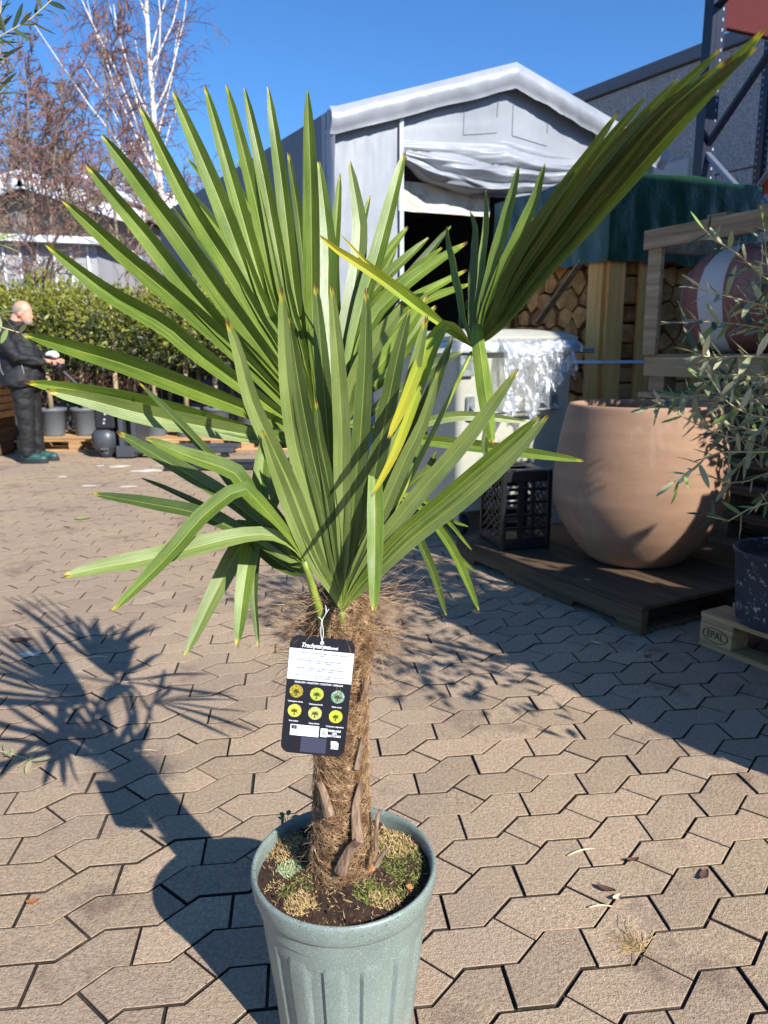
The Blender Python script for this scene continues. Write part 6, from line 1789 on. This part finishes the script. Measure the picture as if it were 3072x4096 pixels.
lab_t = 'leafless thicket tree with red brown twigs behind the tree stock'
for px, Y, ms, rz, sc in ((-12,31,th2,1.0,1.9), (34,33,th1,2.2,1.75), (62,30,th2,.6,1.55), (96,32,th1,3.6,1.5), (140,34,th2,4.7,1.35), (215,33,th2,.4,1.2), (-5,16.8,th2,5.0,.75)):
    plant_tree('bare_tree', px, 200, Y, None, lab_t, 'leafless thicket trees', ('bark_brown','twig_red'), meshes=ms, rotz=rz, scale=sc)
# ================================================================== OLIVES
def mat_olive(name, up, un):
    t = NT(name); g_ = t.n('ShaderNodeNewGeometry')
    rr = t.orand()
    top = t.ramp(t.noise(30, 3, .6), [(.3, tuple(v*.75 for v in up)+(1,)), (.7, tuple(v*1.25 for v in up)+(1,))])
    co = t.mix(g_.outputs['Backfacing'], top, (*un, 1))
    f = t.math('MULTIPLY_ADD', rr, .5, .75); vv = t.n('ShaderNodeCombineColor'); [t.l(f, vv.inputs[i]) for i in range(3)]
    co = t.mix(1.0, co, vv.outputs[0], 'MULTIPLY')
    t.set(co, .38); t.translucent(t.mix(1.0, co, (1.3,1.3,.6,1), 'MULTIPLY'), .16)
mat_olive('olive_leaf', (.32,.32,.17), (.52,.51,.38)); mat_olive('olive_leaf_fresh', (.20,.27,.075), (.38,.42,.26)); mat_olive('olive_leaf_deep', (.045,.075,.035), (.16,.20,.13)); mat_olive('olive_leaf_dry', (.42,.38,.20), (.50,.46,.30))
plain('olive_twig', lin(196,180,130), .7, .15, 20, .1); plain('olive_bark', lin(120,108,92), .9, .25, 12, .5, .01, 30)
def olive_mesh(k, mat):
    r_ = random.Random(k); bend = r_.uniform(-.12,.18); mb = MB(); prof = [(0,.02),(.12,.07),(.35,.105),(.6,.105),(.85,.06),(1,.0)]
    vs = []; fs = []
    for u, w in prof:
        z = bend*(u*u)-.03*u
        vs += [(u, -w, z+w*.28), (u, 0, z), (u, w, z+w*.28)]
    for i in range(len(prof)-1):
        for j in (0, 1): a = i*3+j; fs.append((a, a+3, a+4, a+1))
    mb.add(vs, fs); me = mb.mesh('leaf', mat, True); return me
OM = {m: [olive_mesh(k, m) for k in range(5)] for m in ('olive_leaf','olive_leaf_fresh','olive_leaf_deep','olive_leaf_dry')}
def put_leaf(p, d, L, mat, parent, nrm=None):
    d = d.normalized(); n_ = nrm if nrm is not None else Vector((jit(.7), jit(.7)-.3, 1))
    y = n_.cross(d)
    if y.length < .05: y = d.orthogonal()
    y.normalize(); z = d.cross(y)
    me = rnd.choice(OM[mat]); o = link('leaf', me, parent)
    M_ = Matrix(((d.x*L,y.x*L,z.x*L,p.x),(d.y*L,y.y*L,z.y*L,p.y),(d.z*L,y.z*L,z.z*L,p.z),(0,0,0,1)))
    o.matrix_parent_inverse = world_of(parent).inverted(); o.matrix_basis = M_
    return o
def twig_leaves(name, pts, rad, n, L, mats, parent, end=True, nseg=None, spread=1.0, start=.12):
    C = spline(pts, nseg or max(6, n)); m = len(C); mb = MB()
    mb.tube(C, [rad*(1-.6*i/(m-1)) for i in range(m)], 5); br = obj(name, mb, 'olive_twig', parent, smooth=True)
    ax = rnd.uniform(0, 6.28)
    for k in range(n):
        f = start+(1-start)*(k+.5)/n; i = min(m-2, int(f*(m-1))); p = C[i].lerp(C[i+1], f*(m-1)-i); t = (C[i+1]-C[i]).normalized()
        s = t.orthogonal().normalized(); ax += 1.57+jit(.3)
        for sg in (1, -1):
            if rnd.random() < .08: continue
            o_ = Quaternion(t, ax) @ s*sg
            d = (t*rnd.uniform(.35,.9)+o_*spread+rvec(.25)).normalized()
            put_leaf(p, d, L*rnd.uniform(.6,1.15), rnd.choice(mats), br)
    if end: put_leaf(C[-1], (C[-1]-C[-2]), L*.9, rnd.choice(mats), br)
    return br
def zc(x, y): return 650+.2658*x, 212.5+.2658*y
OY = 2.32
ot = Vector((PS.x, PS.y, .385))
olive = thing('olive_tree', ot, 'grey green olive tree in the limescale spotted pot, twigs before the striped pot', 'tree')
crownp = Vector((PS.x-.04, PS.y-.14, 1.05))
mb = MB(); mb.tube(spline([ot, ot+Vector((.01,-.03,.3)), crownp, crownp+Vector((-.02,-.02,.45))], 12), [.026-.0012*i for i in range(13)], 8); obj('trunk', mb, 'olive_bark', olive, smooth=True)
TW = [([(520,300),(444,255),(380,200),(310,140),(250,110),(205,65)], 2.25, 6), ([(520,380),(444,355),(350,330),(250,305),(190,290)], 2.28, 6), ([(540,560),(444,545),(340,540),(230,545),(168,528)], 2.20, 8),
      ([(540,690),(444,700),(330,700),(200,690),(110,695),(0,732)], 2.40, 7), ([(540,800),(444,820),(340,850),(250,830),(180,800),(80,742)], 2.32, 7), ([(540,880),(444,900),(250,905),(180,950),(90,1015)], 2.26, 7),
      ([(540,1070),(444,1090),(380,1110),(300,1160),(215,1142)], 2.30, 4), ([(520,470),(444,440),(330,420),(200,410),(110,415)], 2.50, 8), ([(540,610),(444,620),(300,610),(200,640)], 2.36, 7), ([(540,960),(444,980),(330,1020),(240,1000)], 2.45, 4),
      ([(540,520),(480,470),(440,390),(415,300),(420,200)], 2.42, 5), ([(540,760),(450,770),(380,760),(300,720),(250,660)], 2.22, 8), ([(540,840),(470,870),(400,900),(330,960)], 2.38, 6), ([(540,650),(460,660),(380,650),(300,670)], 2.48, 7), ([(540,740),(470,790),(400,820),(300,800)], 2.50, 7), ([(540,900),(480,1000),(420,1080)], 2.44, 5), ([(540,330),(470,300),(440,180),(430,60)], 2.5, 5)]
for path, Y, n in TW:
    P3 = [PY(*zc(*q), Y+.05*(1-i/len(path))) for i, q in enumerate(path)]
    first = P3[0]; P3 = [crownp.lerp(first, .35)+Vector((0,0,.03)), first.lerp(crownp, .3)] + P3
    twig_leaves('branch', P3, .0042, int(n*2.2), .080, ['olive_leaf','olive_leaf','olive_leaf','olive_leaf_fresh','olive_leaf_deep'], olive, start=.36)
# ---- olive at the left edge (only its outer twigs reach into view)
def zl(x, y): return .0984*x, .0984*y
LT = Vector((-1.62, 2.05, 0))
plain('pot_brown', lin(120,78,58), .8, .15, 6, .2)
lol = thing('olive_tree', LT, 'olive tree with dark pointed leaves reaching in beside the man', 'tree')
mb = MB(); mb.lathe([(0,0),(.16,0),(.17,.02),(.21,.34),(.225,.35),(.225,.38),(.205,.38),(.195,.33),(0,.32)], 32, LT); obj('pot', mb, 'pot_brown', lol, smooth=True, auto=40)
lcr = LT+Vector((.10,-.02,1.30))
mb = MB(); mb.tube(spline([LT+Vector((0,0,.31)), LT+Vector((.04,.0,.8)), lcr, lcr+Vector((.02,0,.5))], 10), [.024-.0016*i for i in range(11)], 8); obj('trunk', mb, 'olive_bark', lol, smooth=True)
dl_ = ['olive_leaf_deep','olive_leaf_deep','olive_leaf_deep','olive_leaf_fresh']
for path, Y, n, ms in (([(-90,450),(0,370),(120,300),(240,240),(340,170),(460,60),(520,0),(600,-70)], 1.9, 8, dl_), ([(-120,900),(-20,980),(-10,820),(0,600),(-8,420),(2,200),(12,0),(20,-120)], 1.95, 10, dl_),
                       ([(-260,3150),(-60,3230),(0,3318),(90,3345),(190,3375),(262,3400)], 1.85, 4, ['olive_leaf_fresh']), ([(-200,3000),(-60,3120),(0,3200),(50,3240)], 1.85, 3, ['olive_leaf_fresh']), ([(-180,2500),(-60,2480),(0,2440)], 1.9, 3, ['olive_leaf_fresh'])):
    P3 = [PY(*zl(*q), Y) for q in path]; P3 = [lcr.lerp(P3[0], .3), lcr.lerp(P3[0], .75)]+P3
    twig_leaves('branch', P3, .0030, int(n*2.4), .066, ms, lol, start=.5)
# ---- fallen olive sprig on the paving
def zg(x, y): return .1658*x, 725+.1658*y
sp = PG(*zg(120,180)); sprig = thing('olive_sprig', sp, 'dry olive sprig lying on the paving in the palm shadow', 'sprig')
P3 = [PG(*zg(*q), z) for q, z in (((-60,150),.006), ((40,165),.010), ((120,190),.008), ((190,215),.006))]
mb = MB(); mb.tube(spline(P3, 10), .0016, 5); stem = obj('stem', mb, 'olive_twig', sprig, smooth=True)
for (a, b), (c, d), m_ in (((180,210),(215,150),'olive_leaf_dry'), ((185,215),(330,205),'olive_leaf_dry'), ((185,215),(155,285),'olive_leaf_dry'), ((120,190),(200,195),'olive_leaf_dry'), ((130,195),(60,235),'olive_leaf'), ((60,170),(20,200),'olive_leaf'), ((70,175),(80,130),'olive_leaf'), ((40,165),(-10,175),'olive_leaf'), ((30,160),(30,95),'olive_leaf'), ((250,160),(310,150),'olive_leaf_dry'), ((175,205),(110,250),'olive_leaf_dry'), ((20,160),(70,185),'olive_leaf')):
    p, q = PG(*zg(a,b), .007+rnd.uniform(0,.006)), PG(*zg(c,d), .007+rnd.uniform(0,.012)); put_leaf(p, q-p, (q-p).length, m_, stem, Vector((jit(.3), jit(.3), 1)))

# ================================================================== UNSEEN THINGS BESIDE THE CAMERA THAT SHADE THE RIGHT SIDE
def ab(a, b, z=0): return Vector((-SUN_AZ.x*a-SUN_AZ.y*b, -SUN_AZ.y*a+SUN_AZ.x*b, z))
for col_i, (a_, b_) in enumerate(((-.42,2.46), (-.50,3.42))):  # pallet piles added out of view to throw shade on the paving
    c = ab(a_, b_); ang = R(-61.8); ex, ey = basis(ang); o_ = c-ex*.6-ey*.4
    for k in range(11):
        labp = 'pale wooden pallet in the %s tall pile added outside the view for shade' % ('first', 'second')[col_i]
        if col_i == 0 and k == 0: proto = make_pallet((o_.x, o_.y, 0), ang, labp, 'added shade pallets beside the photographer')
        else: copy_thing(proto, (o_.x+jit(.015), o_.y+jit(.015), k*.1442), ang+jit(.012), labp)
plain('container_blue', lin(60,84,104), .5, .15, 2, .1)
CP = ab(-.62, 4.22); ca_ = R(27.0); cx_, cy_ = basis(ca_)  # stacked containers added out of view, sized to shade firewood and bin
for k in range(2):
    ct = thing('shade_container', (CP.x, CP.y, k*2.6), ['unseen blue corrugated container added to shade the firewood', 'second unseen blue corrugated container added on top for shade'][k], 'container', None, ca_)
    L_c, W_c, H_c = 6.06, 2.44, 2.59
    for nm, p0, dx, n_, out in (('side_wall', (0,0), (1,0), 48, (0,1)), ('side_wall', (0,-W_c), (1,0), 48, (0,-1)), ('end_wall', (0,-W_c), (0,1), 20, (-1,0)), ('end_wall', (L_c,-W_c), (0,1), 20, (1,0))):
        ln = L_c if dx[0] else W_c; P = []
        for q in range(n_+1):
            f = q/n_; w = (0,.035,.035,0)[q % 4] if 0 < q < n_ else 0
            P.append((p0[0]+dx[0]*ln*f-out[0]*w, p0[1]+dx[1]*ln*f-out[1]*w))
        mb = MB(); mb.add([(x, y, .1) for x, y in P]+[(x, y, H_c-.08) for x, y in P], [(q, q+1, n_+2+q, n_+1+q) for q in range(n_)]); obj(nm, mb, 'container_blue', ct, local=True, recalc=False)
    mb = MB(); mb.box((L_c/2,-W_c/2,H_c-.05), (L_c+.02,W_c+.02,.09), None, .01); obj('roof', mb, 'container_blue', ct, local=True)
    mb = MB(); mb.box((L_c/2,-W_c/2,.06), (L_c+.02,W_c+.02,.12), None, .01); obj('floor_frame', mb, 'container_blue', ct, local=True)
    for x in (.04, L_c-.04):
        for y in (-.04, -W_c+.04): mb = MB(); mb.box((x,y,H_c/2), (.12,.12,H_c), None, .008); obj('corner_post', mb, 'container_blue', ct, local=True)
def far_olive(c, z0, z1, r, n, seed, label, L=.065, off=(0,0)):
    t = thing('olive_tree', (c.x, c.y, 0), label, 'tree')
    mb = MB(); mb.lathe([(0,0),(.14,0),(.15,.02),(.18,.30),(.19,.33),(.175,.33),(.165,.29),(0,.28)], 24, Vector((c.x,c.y,0))); obj('pot', mb, 'pot_brown', t, smooth=True, auto=40)
    mb = MB(); mb.tube([(c.x,c.y,.26), (c.x+.01,c.y,.26+(z0-.26)*.6), (c.x+off[0],c.y+off[1],(z0+z1)/2)], [.022,.02,.012], 7); obj('trunk', mb, 'olive_bark', t, smooth=True)
    cl = leaf_cloud(n, r, (z1-z0)/2, L, seed, .2); cl.v = [(x+c.x+off[0], y+c.y+off[1], z+(z0+z1)/2) for x, y, z in cl.v]; obj('crown', cl, 'olive_leaf', t, recalc=False)
far_olive(ab(.42,2.16), 1.0, 2.4, .34, 820, 41, 'potted olive with a tall loose crown before the piled pallets', off=tuple(ab(-.40,-.36).xy))
far_olive(ab(.46,2.45), 1.45, 2.6, .37, 2400, 43, 'unseen potted olive added to shade the dark pallet and crate', off=tuple(ab(-.2,0).xy))  # added olive, crown set to shade the dark pallet and crate
far_olive(ab(.95,3.52), .85, 2.1, .36, 2200, 47, 'potted olive added outside the view to shade the jar')  # added olive, crown set to shade the jar's right side
# ================================================================== LITTER ON THE PAVING
plain('leaf_brown', lin(150,92,56), .75, .25, 60, .2); plain('leaf_dark', lin(92,62,48), .8, .25, 60, .2); plain('leaf_yellowgreen', lin(150,160,80), .6, .2, 40, 0); plain('chip_pale', lin(216,196,160), .8, .15, 40, .1); plain('stain_white', lin(216,206,192), .9, .15, 12, 0)
def ground_leaf(px, py, L, w, mat, ang, label, name='fallen_leaf', cat='leaf', group=None):
    p = PG(px, py); mb = MB(); n = 7; vs = []; fs = []
    c_, s_ = math.cos(ang), math.sin(ang)
    for i in range(n):
        u = i/(n-1); ww = w*math.sin(math.pi*(.08+.88*u))**.8
        for a in (-1, 0, 1):
            x, y = (u-.5)*L, a*ww; z = .003+.004*abs(a)+.004*(2*u-1)**2
            vs.append((p.x+x*c_-y*s_, p.y+x*s_+y*c_, z))
    for i in range(n-1):
        for k in (0, 1): a = i*3+k; fs.append((a, a+3, a+4, a+1))
    mb.add(vs, fs); return obj(name, mb, mat, None, smooth=True, label=label, cat=cat, group=group)
def straw(px, py, L, ang, label):
    p = PG(px, py); d = Vector((math.cos(ang), math.sin(ang), 0))*L/2; mb = MB()
    mb.tube(spline([p-d+Vector((0,0,.003)), p+Vector((-d.y*.1,d.x*.1,.005)), p+d+Vector((0,0,.003))], 6), [.0012,.0018,.0022,.0022,.0020,.0016,.0010], 5)
    return obj('straw', mb, 'chip_pale', None, smooth=True, label=label, cat='straw', group='straws on the paving')
ground_leaf(33, 904, .026, .008, 'leaf_brown', .4, 'small orange brown leaf on the sunlit paving below the palm shadow')
ground_leaf(606, 891, .040, .008, 'leaf_dark', -.5, 'dark curled leaf on the paving right of the blue grey pot')
ground_leaf(704, 877, .040, .009, 'leaf_dark', .9, 'broad dark withered leaf on the paving in the sun')
ground_leaf(633, 862, .030, .007, 'leaf_dark', .2, 'faded brown leaf near the sunny paving edge')
ground_leaf(617, 900, .022, .007, 'chip_pale', .5, 'pale bleached leaf fragment beside the straw')
ground_leaf(21, 641, .09, .022, 'leaf_dark', .1, 'dark brown dry leaf in the palm crown shadow')
ground_leaf(83, 519, .11, .04, 'leaf_yellowgreen', .1, 'yellow green leaf lying on the far sunny paving')
ground_leaf(619, 610, .05, .012, 'leaf_brown', 1.0, 'brown leaf in the shade before the dark pallet')
ground_leaf(527, 605, .04, .012, 'leaf_brown', .2, 'reddish leaf in the shade under the palm leaves')
ground_leaf(596, 644, .05, .008, 'chip_pale', -.8, 'pale narrow leaf in the shade near the stamped pallet')
ground_leaf(648, 657, .04, .010, 'leaf_brown', .3, 'brown leaf in the shade near the stamped pallet corner')
straw(581, 853, .075, .35, 'bent straw lying beside the joint right of the pot'); straw(600, 908, .050, .05, 'short straight straw below the pale leaf fragment')
straw(96, 658, .09, .1, 'long dry straw at the edge of the palm shadow'); straw(130, 683, .05, -.1, 'short dry straw in the shade of the palm trunk'); straw(145, 752, .07, .1, 'rusty needle cluster beside the palm shadow')
# dried weed root
p = PG(640, 950); rt = thing('weed_root', p, 'dried uprooted weed with wiry roots on the paving', 'weed')
mb = MB(); r_ = random.Random(5)
for k in range(46):
    a = r_.gauss(2.4, .8); L = r_.uniform(.02,.07); q = p+Vector((r_.uniform(-.012,.012), r_.uniform(-.012,.012), .004)); d = Vector((math.cos(a), math.sin(a), r_.uniform(-.05,.25))); pts = [q]
    for i in range(4): d = (d+Vector((r_.uniform(-.5,.5), r_.uniform(-.5,.5), r_.uniform(-.3,.1)))).normalized(); q = q+d*L/4; q.z = max(.002, q.z); pts.append(q)
    mb.tube(pts, .0006, 3)
obj('root_hairs', mb, 'straw', rt, kind='stuff', recalc=False)
# whitish dried splashes in the distance
for i, (px, py, w, l) in enumerate(((118,467,.13,.10), (150,471,.20,.10), (100,466,.05,.06), (197,475,.12,.06), (63,477,.05,.05), (90,486,.10,.04), (128,487,.09,.05), (160,466,.06,.04), (30,655,.05,.03))):
    p = PG(px, py); mb = MB(); P = []
    for k in range(16):
        a = 2*math.pi*k/16; f = rnd.uniform(.55, 1.15); P.append(Vector((p.x+w*f*math.cos(a), p.y+l*f*math.sin(a), .0035)))
    mb.add(P, [tuple(range(16))]); obj('lime_splash', mb, 'stain_white', pavement)
bitm = MB()
for q in range(900):
    y = rnd.uniform(.95, 4.5); x = rnd.uniform(-.55*y, .55*y); s = rnd.uniform(.0006, .0022); c = Vector((x, y, s*.5)); P = [c+rvec(1).normalized()*s for _ in range(4)]
    bitm.add(P, [(0,1,2),(0,2,3),(0,3,1),(1,3,2)])
obj('grit', bitm, 'crumb', pavement, kind='stuff', recalc=False)
